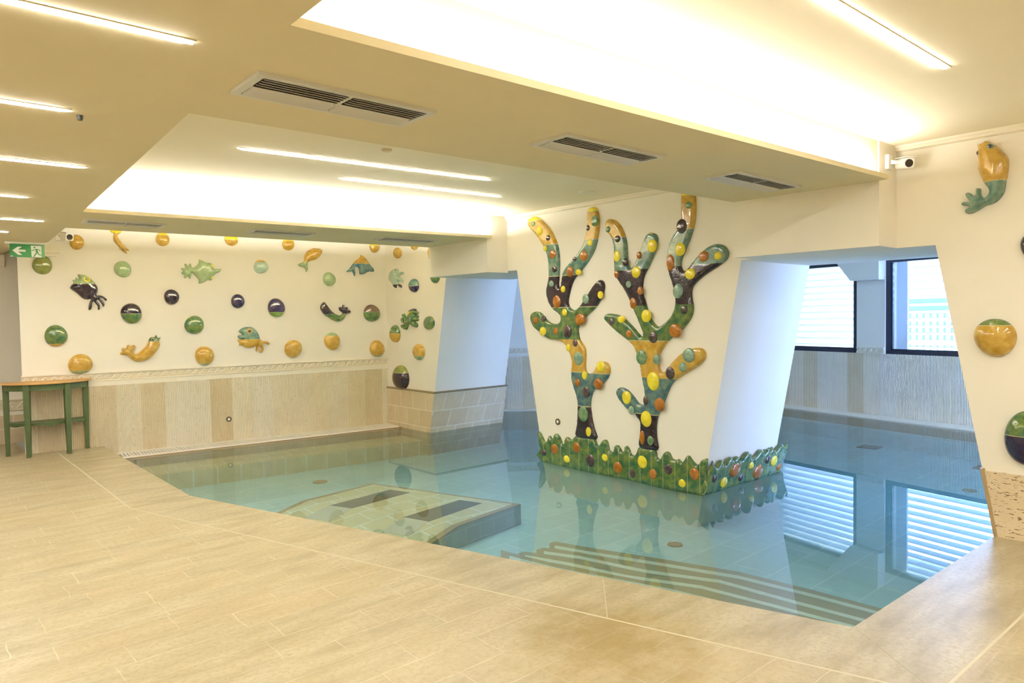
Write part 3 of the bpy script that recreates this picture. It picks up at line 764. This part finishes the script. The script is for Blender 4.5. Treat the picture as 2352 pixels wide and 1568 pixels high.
fish(WA, *ZR, [(875,1048),(920,1010),(980,995),(1040,1000),(1090,1040),(1120,1090),(1135,1135),(1160,1165),(1210,1160),(1250,1185),(1248,1205),(1225,1208),(1195,1190),(1170,1200),(1178,1260),(1165,1300),(1130,1305),(1125,1290),(1145,1270),(1140,1235),(1120,1240),(1100,1290),(1080,1280),(1090,1225),(1110,1205),(1070,1235),(1010,1252),(950,1240),(910,1215),(880,1220),(885,1190),(865,1160),(880,1145),(920,1145),(880,1135),(865,1110),(880,1095),(915,1095),(905,1070)],
     ['ochre', (1140, 'teal')], 'gaping fish, green above and ochre below, with a large ringed eye', 'ceramic_fish', .05, .07, [(997, 1050, 40, 40, 'ochre', .040), (995, 1045, 17, 17, 'navy', .066)], .011, GF)
fish(WA, *ZCc, [(312,485),(340,465),(400,435),(415,400),(418,340),(450,280),(520,225),(600,210),(650,225),(680,212),(690,240),(712,238),(710,280),(690,325),(650,370),(590,405),(510,425),(475,445),(470,500),(478,550),(455,598),(440,590),(435,560),(400,525),(350,515)],
     ['sage', (440, 'ochre')], 'goldfish, ochre with a sage tail, mouth pointing to the upper right', 'ceramic_fish', .05, .07, [(635, 235, 15, 13, 'dark', .024)], .011, GF)
fish(WA, *ZCc, [(1345,325),(1400,360),(1440,400),(1475,455),(1510,505),(1545,540),(1560,580),(1545,600),(1490,595),(1440,610),(1400,635),(1325,640),(1315,580),(1300,530),(1265,515),(1245,550),(1252,620),(1243,670),(1230,660),(1205,600),(1190,590),(1130,602),(1105,590),(1150,555),(1190,500),(1240,430),(1310,380),(1330,350)],
     ['blue', (465, 'ochre')], 'leaping dolphin shape, ochre fin above a blue body', 'ceramic_fish', .04, .05, [(1540, 552, 9, 9, 'dark', .02)], .010, GF)
fish(WA, *ZCc, [(738,1092),(765,1110),(800,1155),(850,1220),(900,1270),(960,1300),(1000,1312),(1035,1290),(1040,1272),(1000,1240),(980,1205),(990,1175),(1015,1172),(1035,1180),(1040,1145),(1060,1138),(1078,1150),(1080,1180),(1110,1172),(1132,1190),(1125,1225),(1165,1225),(1180,1250),(1165,1270),(1120,1285),(1090,1310),(1060,1370),(1010,1405),(950,1412),(880,1390),(800,1340),(740,1300),(690,1230),(678,1170),(700,1120)],
     ['green', (1287, 'dark')], 'curved eel shaped fish, dark head and petal tail over a green belly', 'ceramic_fish', .045, .055, [(718, 1183, 26, 28, 'yellow', .032)], .011, GF)
GN = 'ceramic creatures on the narrow wall'
fish(WB, *ZB, [(125,292),(155,295),(160,320),(150,345),(180,325),(205,325),(208,345),(185,352),(165,370),(180,385),(205,415),(203,430),(175,415),(165,412),(160,440),(185,455),(190,480),(175,478),(155,455),(140,460),(138,482),(120,480),(105,450),(75,410),(70,375),(80,330),(100,305)],
     ['dark', (445, 'pale')], 'pale green fish with fingered fins and dark tips on the narrow wall', 'ceramic_fish', .045, .06, [(146, 305, 7, 9, 'teal', .035)], .014, GN)
fish(WB, *ZB, [(300,690),(330,695),(340,715),(362,728),(350,745),(330,750),(358,758),(355,778),(340,785),(362,795),(350,815),(325,822),(352,845),(345,878),(310,875),(285,850),(262,855),(250,890),(235,903),(205,890),(190,865),(195,850),(215,852),(230,880),(235,860),(225,850),(200,830),(190,800),(195,780),(210,785),(220,820),(228,810),(205,765),(203,745),(222,745),(245,790),(255,780),(262,740),(270,705)],
     ['green', (714, 'dark')], 'green fish with large lips, a yellow eye and a fingered tail on the narrow wall', 'ceramic_fish', .05, .06, [(292, 740, 20, 26, 'yellow', .04), (296, 742, 6, 8, 'dark', .055)], .014, GN)
fish(WB, *ZB, [(462, 95), (480, 60), (520, 80), (540, 130), (500, 180), (475, 205), (468, 190), (462, 150), (452, 125)], ['ochre'],
     'ochre creature mostly hidden behind the beam end of the narrow wall', 'ceramic_fish', .035, .05, (), .02, GN)
fish(WC, *ZF, [(750,285),(800,300),(850,330),(950,390),(1040,480),(1090,550),(1100,620),(1085,780),(1060,890),(1050,980),(1020,1080),(940,1180),(850,1235),(760,1260),(660,1320),(560,1370),(480,1380),(438,1350),(450,1310),(510,1275),(400,1255),(385,1220),(420,1200),(500,1195),(460,1130),(448,1085),(480,1058),(530,1075),(570,1105),(600,1080),(600,1010),(640,992),(680,1010),(690,1100),(730,1140),(780,1100),(800,1050),(780,990),(740,945),(690,850),(650,740),(640,620),(638,560),(630,450),(640,400),(618,360),(660,330),(700,320)],
     ['teal', (915, 'ochre')], 'ochre headed fish with a curling teal tail high on the right wall', 'ceramic_fish', .07, .09, [(848, 385, 52, 44, 'pebbleteal', .050), (852, 385, 30, 26, 'dark', .066), (655, 482, 24, 50, 'pebbleteal', .024), (650, 480, 13, 28, 'dark', .044)], .009)

# ---------------------------------------------------------------- corals
Z4 = lambda x, y: (1180+x/4.126, 420+y/4.126)
Z5 = lambda x, y: (1180+x/3.675, 760+y/3.675)
C1 = [Z5(*p) for p in [(525,893),(530,790),(537,620),(520,530),(497,460),(484,400),(483,340),(487,270),(480,220),(440,125),(385,85)]] + \
     [Z4(*p) for p in [(325,1478),(250,1420),(180,1360),(155,1290),(165,1235),(215,1217),(262,1240),(300,1290),(345,1325),(400,1335),(435,1310),(440,1275),(420,1240),(365,1195),(330,1140),(308,1070),(306,1000),(322,930),(328,870),(325,760),(310,680),(270,590),(215,500),(150,430),(130,385),(140,340),(185,318),(240,335),(300,390),(355,460),(400,560),(420,640),(428,740),(424,880),(418,960),(428,993),(442,985),(450,920),(460,860),(490,800),(540,740),(600,670),(650,590),(675,520),(688,430),(690,340),(697,260),(740,225),(780,245),(800,310),(803,420),(790,520),(765,620),(720,710),(650,810),(590,880),(550,950),(522,1050),(510,1130),(530,1185),(570,1203),(610,1180),(650,1125),(700,1050),(750,970),(800,920),(840,930),(855,975),(845,1040),(810,1120),(760,1190),(690,1255),(630,1320),(605,1380),(610,1440),(625,1490)]] + \
     [Z5(*p) for p in [(595,140),(603,200),(600,300),(612,350),(640,360),(670,340),(700,290),(745,260),(790,275),(808,320),(800,370),(770,420),(720,465),(670,505),(650,560),(642,630),(655,740),(675,830),(690,915)]]
C2 = [Z5(*p) for p in [(1060,985),(1062,860),(1062,770),(1030,720),(1010,690),(960,665),(900,600),(865,540),(862,500),(890,478),(930,482),(980,520),(1020,570),(1050,610),(1085,622),(1098,590),(1100,520),(1085,430),(1070,350),(1060,280),(1030,180),(1000,120)]] + \
     [Z4(*p) for p in [(1040,1465),(960,1400),(900,1345),(860,1300),(853,1270),(870,1245),(920,1238),(1000,1255),(1070,1310),(1130,1370),(1190,1440),(1215,1455),(1220,1420),(1190,1340),(1140,1230),(1120,1170),(1060,1040),(1000,950),(960,880),(948,800),(945,700),(945,620),(930,540),(885,460),(866,400),(872,360),(905,340),(960,355),(1010,410),(1045,490),(1065,580),(1070,680),(1080,780),(1110,805),(1150,750),(1190,660),(1225,560),(1255,490),(1295,468),(1340,485),(1358,530),(1345,620),(1310,710),(1270,800),(1230,880),(1215,960),(1215,1040),(1240,1120),(1262,1200),(1300,1290),(1345,1350),(1375,1360),(1420,1330),(1480,1270),(1520,1180),(1525,1080),(1505,980),(1475,890),(1450,800),(1445,720),(1460,620),(1495,520),(1545,440),(1580,360),(1582,260),(1580,160),(1590,95),(1610,45),(1650,25),(1690,50),(1712,110),(1718,200),(1712,330),(1695,430),(1660,540),(1620,640),(1585,720),(1580,790),(1605,832),(1640,815),(1690,750),(1760,670),(1830,610),(1910,578),(1980,590),(2020,630),(2028,680),(2005,730),(1930,790),(1850,840),(1770,900),(1700,970),(1680,1030),(1685,1110),(1695,1170),(1685,1250),(1640,1330),(1570,1410),(1500,1460),(1450,1510)]] + \
     [Z5(*p) for p in [(1235,180),(1222,240),(1225,310),(1245,345),(1275,340),(1320,280),(1380,215),(1450,165),(1530,142),(1590,152),(1615,190),(1605,240),(1560,290),(1480,340),(1400,390),(1335,440),(1300,510),(1270,590),(1245,660),(1215,710),(1198,800),(1200,900),(1206,1008)]]
WCp = Wall((XC-.04, 0), (0, -1)); WCq = Wall((XC-.022, 0), (0, -1))
def coral(poly, bandpts, dots, label, lift):
    P = [WCq.loc(*p) for p in poly]
    zc = (min(p[1] for p in P)+max(p[1] for p in P))/2
    bb = [(-9, bandpts[0])]+[(WC.loc(*p)[1]-zc, nm) for p, nm in bandpts[1:]]
    o, c = relief('coral_relief', P, .026, .035, glaze(bb, .006), .016, edge=.012, k=3)
    WC.place(o, c[0], c[1], 0); tag(o, label, 'coral relief', 'coral reliefs on the pillar')
    for f, x, y, rx, ry, cn in dots:
        px, py = f(x, y); q = 4.126 if f is Z4 else 3.675
        s, z = WCp.loc(px, py); r1 = abs(WC.loc(px+rx/q, py)[0]-WC.loc(px-rx/q, py)[0])/2; r2 = abs(WC.loc(px, py+ry/q)[1]-z)
        nm = {'y': 'yellow', 'o': 'orange', 'd': 'pebbledark', 'g': 'pebblegreen', 't': 'pebbleteal'}[cn]
        d = dome('pebble', r1, r2, min(r1, r2)*.24+.007, glaze([(-9, nm)]), parent=o, nu=22, nv=6, seed=int(x+y), edge=.004, irr=.02)
        d.location = (s-c[0], -.030, z-c[1])
        d['label'] = {'y': 'yellow', 'o': 'orange', 'd': 'dark purple', 'g': 'green', 't': 'grey green'}[cn]+' glazed pebble'
    return o
c1d = [(Z4,)+t for t in [(183,388,20,30,'g'),(243,458,32,50,'y'),(323,520,22,33,'d'),(295,620,18,32,'y'),(367,675,33,47,'o'),(382,816,25,36,'d'),(354,955,24,34,'t'),(466,1006,23,35,'y'),(406,1125,40,62,'o'),(765,358,33,62,'g'),(702,425,18,35,'d'),(721,563,26,38,'y'),(661,690,37,54,'o'),(576,720,20,25,'d'),(532,842,35,53,'o'),(609,845,27,32,'y'),(680,1100,32,48,'t'),(818,1060,26,38,'y'),(480,1226,25,36,'y'),(626,1292,48,58,'o'),(508,1410,41,63,'d'),(208,1302,22,34,'o'),(279,1285,22,28,'d'),(275,1405,30,42,'y'),(396,1402,22,34,'o'),(580,1515,24,35,'d')]] + \
      [(Z5,)+t for t in [(543,232,38,54,'t'),(456,140,18,30,'y'),(733,300,36,42,'y'),(595,375,22,32,'y'),(536,435,23,29,'o'),(711,447,37,44,'o'),(608,518,30,46,'d'),(584,700,40,60,'g'),(629,850,23,34,'y')]]
c2d = [(Z4,)+t for t in [(892,440,24,36,'g'),(982,530,28,40,'d'),(977,693,32,60,'y'),(1053,750,26,42,'d'),(972,865,22,40,'o'),(1308,595,44,66,'y'),(1188,686,26,40,'o'),(1158,845,43,60,'y'),(1085,960,26,36,'t'),(1195,1020,27,42,'o'),(1130,1138,32,56,'o'),(1252,1260,46,60,'y'),(1655,208,33,41,'g'),(1590,410,50,78,'d'),(1573,628,48,68,'y'),(1485,755,40,82,'o'),(1800,695,48,55,'o'),(1933,690,38,42,'y'),(1670,862,50,56,'y'),(1555,1025,48,74,'t'),(1613,1202,35,43,'d'),(1528,1400,58,66,'o'),(924,1315,29,36,'d'),(1018,1293,35,35,'y'),(1090,1430,30,38,'o'),(1320,1462,42,56,'d')]] + \
      [(Z5,)+t for t in [(1078,222,46,62,'g'),(1203,240,28,42,'t'),(1175,424,53,75,'y'),(1318,355,38,52,'d'),(1476,205,52,60,'t'),(1426,303,32,38,'t'),(950,562,37,50,'y'),(990,668,25,30,'t'),(1112,587,22,36,'d'),(1228,622,42,52,'o'),(1116,742,46,61,'y'),(1082,900,22,52,'o'),(1151,925,26,34,'g')]]
coral(C1, ['dark', (Z5(590,628), 'blue'), (Z5(545,340), 'ochre'), (Z4(450,1475), 'green'), (Z4(430,1178), 'dark'), (Z4(400,880), 'teal'), (Z4(380,580), 'ochre'), (Z4(240,353), 'yellow')], c1d,
      'left coral branching up the pillar in banded glazes with coloured pebbles', 0)
coral(C2, ['dark', (Z5(1115,692), 'blue'), (Z5(1170,388), 'ochre'), (Z4(1270,1487), 'green'), (Z4(1400,1150), 'dark'), (Z4(1500,790), 'teal'), (Z4(1700,425), 'ochre'), (Z4(1650,113), 'yellow')], c2d,
      'right, taller and wider coral of the pillar whose tip reaches behind the beam', 0)
# grass border around the pillar foot
def grass(wall, top, bottom, dots, label, rng=Z5):
    P = [wall.loc(*rng(*p)) for p in top]+[wall.loc(*rng(*p)) for p in bottom]
    o, c = relief('grass_relief', P, .022, .03, glaze([(-9, 'green')], 0, .13), .016, edge=.014, k=2)
    wall.place(o, c[0], c[1], 0); tag(o, label, 'grass relief', 'glazed grass around the pillar foot')
    for x, y, rx, ry, cn in dots:
        px, py = rng(x, y); s, z = wall.loc(px, py); r1 = abs(wall.loc(px+rx/3.675, py)[0]-wall.loc(px-rx/3.675, py)[0])/2; r2 = abs(wall.loc(px, py+ry/3.675)[1]-z)
        nm = {'y': 'yellow', 'o': 'orange', 'd': 'pebbledark'}[cn]
        d = dome('pebble', r1, r2, min(r1, r2)*.24+.007, glaze([(-9, nm)]), parent=o, nu=24, nv=6, seed=int(x+y), edge=.004, irr=.02)
        d.location = (s-c[0], -.029, z-c[1]); d['label'] = {'y': 'yellow', 'o': 'orange', 'd': 'dark purple'}[cn]+' glazed pebble'
    return o
grass(WC, [(212,850),(240,870),(265,925),(285,935),(300,890),(315,885),(332,915),(350,870),(375,868),(400,900),(415,945),(432,955),(445,900),(465,895),(485,912),(510,905),(530,885),(600,895),(688,907),(710,955),(728,965),(755,925),(780,915),(800,935),(815,1005),(850,1018),(860,970),(885,962),(905,985),(920,1015),(940,1010),(945,975),(965,970),(985,1000),(1000,1040),(1030,1048),(1048,1020),(1062,980),(1130,985),(1203,1000),(1215,1060),(1245,1080),(1265,1040),(1295,1015),(1325,1030),(1345,1075),(1380,1085),(1400,1078),(1425,1105),(1445,1090),(1465,1055),(1490,1052),(1520,1095),(1550,1125),(1570,1120),(1590,1090),(1620,1078),(1645,1080)],
      [(1630,1180),(1605,1390),(1000,1263),(250,1103),(232,990)],
      [(273,1022,20,28,'d'),(366,993,30,42,'o'),(466,1076,25,32,'y'),(550,980,30,45,'o'),(667,1088,38,54,'d'),(788,1063,25,31,'y'),(898,1146,38,48,'o'),(1021,1200,26,36,'d'),(1105,1100,40,54,'y'),(1196,1201,33,43,'o'),(1325,1160,34,46,'d'),(1440,1280,30,36,'y'),(1546,1202,43,51,'o')],
      'green glazed grass border with pebbles below the two corals')
# the side face leans like the opening's edge: a tilted frame is built from the wall's own slope
yside = jL2(.05)
WS = Wall((XC, yside-.012), (1, 0))
gs = grass(WS, [(1645,1085),(1655,1120),(1680,1145),(1700,1095),(1725,1078),(1738,1120),(1750,1115),(1775,1070),(1800,1052),(1812,1080),(1830,1070),(1850,1048),(1870,1055),(1880,1090),(1900,1070),(1920,1030),(1948,1008),(1970,1030),(1990,1070),(2020,1040),(2040,1005),(2065,990),(2083,1030),(2100,1000),(2115,985),(2130,1005),(2150,968),(2165,1000),(2180,1012),(2200,975),(2225,945),(2250,960),(2262,970),(2276,940),(2280,948)],
      [(2262,1080),(2240,1205),(1900,1300),(1612,1385),(1630,1200)],
      [(1665,1232,22,37,'d'),(1752,1267,28,48,'y'),(1835,1161,42,62,'o'),(1899,1228,22,34,'d'),(1971,1124,20,33,'y'),(2040,1178,40,62,'o'),(2110,1075,22,36,'d'),(2167,1085,28,46,'y'),(2221,1141,20,32,'o')],
      'bluish lit side of the glazed grass border facing the windows')
gs.rotation_euler = (math.atan(.189), 0, 0)

# ---------------------------------------------------------------- round nozzles
def nozzle(wall, x, y, label):
    s, z = wall.loc(x, y); root = empty('wall_nozzle'); wall.place(root, s, z, .012 if wall is WA else 0); tag(root, label, 'nozzle', 'round wall nozzles')
    def ring(r0, r1, y0, y1, nm, m):
        vs = []; fs = []; n = 24
        for (r, yy) in ((r0, y1), (r0, y0), (r1, y0), (r1, y1)):
            for i in range(n): vs.append((r*cos(2*pi*i/n), yy, r*sin(2*pi*i/n)))
        for k in range(3):
            for i in range(n): fs.append((k*n+i, k*n+(i+1) % n, (k+1)*n+(i+1) % n, (k+1)*n+i))
        mesh_obj(nm, vs, fs, m, root, True)
    ring(.034, .016, -.010, 0, 'ring', simple('brass_grey', (.16, .12, .06), .4, .3))
    d = dome('lens', .018, .018, .008, m_spot, root, 20, 5, edge=.006, irr=0)
nozzle(WA, 525, 962, 'round nozzle in the fluted stone wall')
nozzle(WC, 1282, 968, 'round nozzle at the lower left of the coral pillar')

# ---------------------------------------------------------------- cameras
def seccam(loc, rz, tilt, label, s=1.):
    root = empty('security_camera', loc, rz); tag(root, label, 'camera', 'white security cameras')
    root.scale = (s, s, s)
    b = MB(); b.box(-.045, .045, -.03, 0, -.06, .06); b.build('mount', m_white, root, bevel=.006)
    b = MB(); b.tube([(0, -.03, 0), (.02, -.065, -.005), (.045, -.09, -.01)], [.018, .016, .016], 14); b.build('arm', m_white, root, True)
    R = Matrix.Translation((.06, -.11, -.02)) @ Matrix.Rotation(tilt, 4, 'Z') @ Matrix.Rotation(radians(8), 4, 'X')
    b = MB(); n = 8; pts = []
    for cx, cz, a0 in ((.022, .022, 0), (-.022, .022, 90), (-.022, -.022, 180), (.022, -.022, 270)):
        for k in range(5): a = radians(a0+k*22.5); pts.append((cx+.020*cos(a), cz+.020*sin(a)))
    b.prism(pts, -.08, .06, 'y'); o = b.build('body', m_white, root); o.matrix_basis = R
    b = MB(); b.tube([(0, -.083, 0), (0, -.0805, 0)], [.029, .032], 28); o = b.build('lens', simple('dark_lens', (.02, .014, .01), .08), root); o.matrix_basis = R
    b = MB(); b.box(-.046, .046, -.10, .07, .044, .050); o = b.build('sun_shield', m_white, root); o.matrix_basis = R
    return root
px = WC.loc(2040, 376)
seccam((5.05, 1.86, 2.445), 0, radians(-45), 'white security camera at the corner where the bright beam meets the right wall', .82)
s, z = WA.loc(137, 541); sc2 = seccam((0, 0, 0), 0, radians(20), 'small white security camera at the top left of the fish wall'); WA.place(sc2, s, z, 0)

# ---------------------------------------------------------------- exit sign
p = onz(62, 556, ZS)
sg = empty('exit_sign', (p[0], p[1], ZS), -.05); tag(sg, 'green running man exit sign with a left arrow hanging under the left ceiling', 'sign')
b = MB(); b.box(-.19, .17, -.03, .03, -.022, 0); b.build('mount', m_white, sg, bevel=.004)
m_sg = simple('exit_green', (.01, .17, .035), .35); m_sw = simple('exit_white', (.78, .78, .74), .4)
b = MB(); b.box(-.15, .15, -.006, .006, -.158, -.024); b.build('panel', m_sg, sg, bevel=.001)
b = MB()
def flat(poly, y=-.0065):
    b.prism([(x, z) for x, z in poly], y-.0006, y, 'y')
flat([(-.128, -.09), (-.08, -.05), (-.045, -.05), (-.08, -.08), (-.015, -.08), (-.015, -.102), (-.08, -.102), (-.045, -.135), (-.08, -.135)])
o = b.build('arrow', m_sw, sg); o['label'] = 'white arrow pointing left'
b = MB(); flat([(.03, -.034), (.122, -.034), (.122, -.155), (.035, -.155)]); b.build('door_symbol', m_sw, sg)['label'] = 'white doorway'
b = MB()
def stroke(pts, w, y=-.0078):
    for (x0, z0), (x1, z1) in zip(pts, pts[1:]):
        dx, dz = x1-x0, z1-z0; L = sqrt(dx*dx+dz*dz); nx, nz = -dz/L*w/2, dx/L*w/2
        b.prism([(x0+nx, z0+nz), (x1+nx, z1+nz), (x1-nx, z1-nz), (x0-nx, z0-nz)], y-.0005, y, 'y')
b.prism([(.063+.009*cos(t*pi/6), -.052+.009*sin(t*pi/6)) for t in range(12)], -.0083, -.0078, 'y')
stroke([(.078, -.072), (.085, -.112)], .020); stroke([(.085, -.070), (.060, -.074), (.045, -.088), (.034, -.087)], .007)
stroke([(.082, -.070), (.100, -.074), (.113, -.092)], .007); stroke([(.082, -.108), (.066, -.128), (.054, -.150)], .011)
stroke([(.088, -.108), (.098, -.128), (.130, -.130)], .010)
b.build('running_figure', m_sg, sg)['label'] = 'green running figure'
b = MB(); flat([(-.146, -.146), (-.125, -.146), (-.125, -.154), (-.146, -.154)]); b.build('small_mark', m_sw, sg)

# ---------------------------------------------------------------- console table
tb = empty('console_table', (1.262, 9.42, 0), WA.ang); tag(tb, 'half round console table with a pale wooden top and green painted legs', 'table')
m_green = simple('green_paint', (.068, .105, .038), .45, nz=20); m_oak = simple('oak_top', (.62, .37, .13), .4, nz=30)
def halfell(a, d, n=28): return [(a*cos(pi+pi*i/n), -.01+d*sin(pi+pi*i/n)) for i in range(n+1)]
b = MB(); b.prism(halfell(.435, .36), .795, .817, 'z'); b.build('tabletop', m_oak, tb, bevel=.003)
b = MB(); outer = halfell(.40, .325); inner = halfell(.38, .305)
for i in range(len(outer)-1): b.prism([outer[i], outer[i+1], inner[i+1], inner[i]], .725, .795, 'z')
b.box(-.38, .38, -.03, -.01, .725, .795); b.build('apron', m_green, tb)
b = MB(); b.prism(halfell(.375, .28), .355, .372, 'z'); b.build('shelf', m_green, tb)
b = MB(); o2 = halfell(.372, .275); i2 = halfell(.355, .26)
for i in range(len(o2)-1):
    t = i/(len(o2)-1); zb1 = .325+.02*abs(cos(3*pi*t)); b.prism([o2[i], o2[i+1], i2[i+1], i2[i]], zb1, .355, 'z')
b.build('shelf_rail', m_green, tb)
def leg(x, y, a=0.):
    b = MB(); w0, w1 = .029, .021
    c, s_ = cos(a), sin(a)
    def q(w, z): return [(x+c*i*w-s_*j*w, y+s_*i*w+c*j*w, z) for i, j in ((-1, -1), (1, -1), (1, 1), (-1, 1))]
    b.add(q(w1, 0)+q(w0, .55)+q(w0, .795), [(0, 1, 2, 3), (0, 4, 5, 1), (1, 5, 6, 2), (2, 6, 7, 3), (3, 7, 4, 0), (4, 8, 9, 5), (5, 9, 10, 6), (6, 10, 11, 7), (7, 11, 8, 4), (8, 9, 10, 11)])
    b.build('leg', m_green, tb, bevel=.002)
leg(-.375, -.035); leg(.375, -.035); leg(-.185, -.285, -.25); leg(.185, -.285, .25)

# ---------------------------------------------------------------- underwater spa lounger
ZP = -.25
A1, A2, A3, A4 = [onz(x, y, ZP) for x, y in ((855, 1110), (1196, 1158), (1053, 1208), (695, 1150))]
zl = -.34
e1 = onz(639, 1176, -.285); e2 = onz(1004, 1240, -.285)
B4 = A4+(e1-A4)*2.2; B3 = A3+(e2-A3)*2.2
sp = empty('spa_lounger', (0, 0, 0)); tag(sp, 'submerged tiled spa lounger with two dark grilles in the pool', 'spa lounger')
def slabmesh(name, P, zb, mat, parent):
    n = len(P); vs = [tuple(p) for p in P]+[(p[0], p[1], zb) for p in P]
    fs = [tuple(range(n))]+[tuple(range(2*n-1, n-1, -1))]+[(i, (i+1) % n, n+(i+1) % n, n+i) for i in range(n)]
    o = mesh_obj(name, vs, fs, mat, parent)
    bm = bmesh.new(); bm.from_mesh(o.data); bmesh.ops.recalc_face_normals(bm, faces=bm.faces); bm.to_mesh(o.data); bm.free(); return o
def lerp(a, b, t): return a+(b-a)*t
slabmesh('body', [A1, A2, A3, A4], FLOORZ, m_poolside, sp); slabmesh('body_slope', [A4, A3, B3, B4], FLOORZ, m_poolside, sp)
up = np.array([0, 0, .004])
def inset_quad(P, t):
    c = sum(P)/4; return [p+(c-p)*t for p in P]
T1 = [lerp(A1, A2, .035)+(A4-A1)*.045, lerp(A1, A2, .965)+(A3-A2)*.045, lerp(A4, A3, .965), lerp(A4, A3, .035)]
slabmesh('tiled_top', [p+up for p in T1], ZP-.01, m_spa, sp)
T2 = [lerp(A4, A3, .035), lerp(A4, A3, .965), lerp(B4, B3, .965), lerp(B4, B3, .035)]
o = mesh_obj('tiled_slope', [tuple(p+up) for p in T2]+[tuple(p-up*3) for p in T2], [(0, 1, 2, 3), (7, 6, 5, 4), (0, 4, 5, 1), (1, 5, 6, 2), (2, 6, 7, 3), (3, 7, 4, 0)], m_spa, sp)
# brown rim
for a, c_, d_, e_ in ((A1, A2, T1[1], T1[0]), (A2, A3, T1[2], T1[1]), (A4, A1, T1[0], T1[3]), (A3, B3, T2[2], T2[1]), (B4, A4, T2[0], T2[3])):
    Q = [a, c_, d_, e_]; mesh_obj('rim', [tuple(p+up*.9) for p in Q]+[tuple(p-up*2) for p in Q], [(0, 1, 2, 3), (7, 6, 5, 4), (0, 4, 5, 1), (1, 5, 6, 2), (2, 6, 7, 3), (3, 7, 4, 0)], m_edge, sp)
for q in (((896, 1124), (941, 1130.5), (807, 1167), (758, 1160)), ((1056, 1147.5), (1107, 1155), (985, 1197), (927, 1187))):
    P = [onz(x, y, ZP+.006) for x, y in q]; slabmesh('grille', P, ZP, m_grille, sp)
for q, zz in ((((758, 1160), (807, 1167), (757, 1196), (700, 1188)), 0), (((927, 1187), (985, 1197), (937, 1231), (876, 1220)), 0)):
    # pale continuation of each slot on the slope
    P = []
    nrm = np.cross(A3-A4, B4-A4); nrm = nrm/np.linalg.norm(nrm)
    for x, y in q:
        d = ray(x, y); t = np.dot(A4+up*1.6-CP, nrm)/np.dot(d, nrm); P.append(CP+d*t)
    mesh_obj('slot_cover', [tuple(p) for p in P]+[tuple(p-up) for p in P], [(0, 1, 2, 3), (7, 6, 5, 4), (0, 4, 5, 1), (1, 5, 6, 2), (2, 6, 7, 3), (3, 7, 4, 0)], simple('pale_grey_slot', (.62, .60, .50), .4), sp)

# underwater steps at the near right
E = [[(1262, 1247), (1274, 1243), (1355, 1257), (1525, 1284), (1695, 1312), (1865, 1354), (2030, 1398)],
     [(1232, 1262), (1249, 1257), (1330, 1268), (1483, 1300), (1653, 1323), (1823, 1370), (2005, 1418)],
     [(1190, 1270), (1206, 1266), (1300, 1282), (1440, 1312), (1610, 1336), (1780, 1380), (1985, 1434)],
     [(1150, 1262), (1170, 1268), (1279, 1295), (1400, 1318), (1546, 1345), (1700, 1383), (1940, 1445)]]
zst = [-.37, -.31, -.25, -.19]
st = empty('pool_steps'); tag(st, 'four brown stone steps with pale strips under the water along the near edge', 'steps')
for e, z in zip(E, zst):
    P = [onz(x, y, z) for x, y in e]; Q = [onz(x, y+95, z) for x, y in reversed(e)]
    slabmesh('step', P+Q, FLOORZ, m_step, st)
    dy = 9 if z < -.35 else 8
    a = [onz(x, y+dy, z+.002) for x, y in e[1:]]; c_ = [onz(x, y+dy+7, z+.002) for x, y in reversed(e[1:])]
    slabmesh('tread_strip', a+c_, z-.003, m_light, st)
# pool drains
for x, y, r, lb in ((735, 1107, .085, 'round drain cover on the pool floor left of the spa lounger'), (1550, 1251, .062, 'round drain cover on the pool floor in front of the pillar corner'), (2227, 1127, .07, 'round drain cover on the floor of the window room pool')):
    q = onz(x, y, FLOORZ); b = MB(); b.tube([(0, 0, 0), (0, 0, .008)], [r, r*.96], 28); o = b.build('drain_cover', m_edge); o.location = (q[0], q[1], FLOORZ); tag(o, lb, 'drain cover')
for x, y, lb in ((1998, 1027, 'square dark inlet grid on the pool floor below the left window'), (2270, 1076, 'square dark inlet grid on the pool floor at the right opening edge')):
    q = onz(x, y, FLOORZ); b = MB(); b.box(-.13, .13, -.13, .13, 0, .008)
    for k in range(6): b.box(-.11, .11, -.11+k*.04, -.09+k*.04, .008, .012)
    o = b.build('inlet_grid', m_grille); o.location = (q[0], q[1], FLOORZ); tag(o, lb, 'inlet grid')
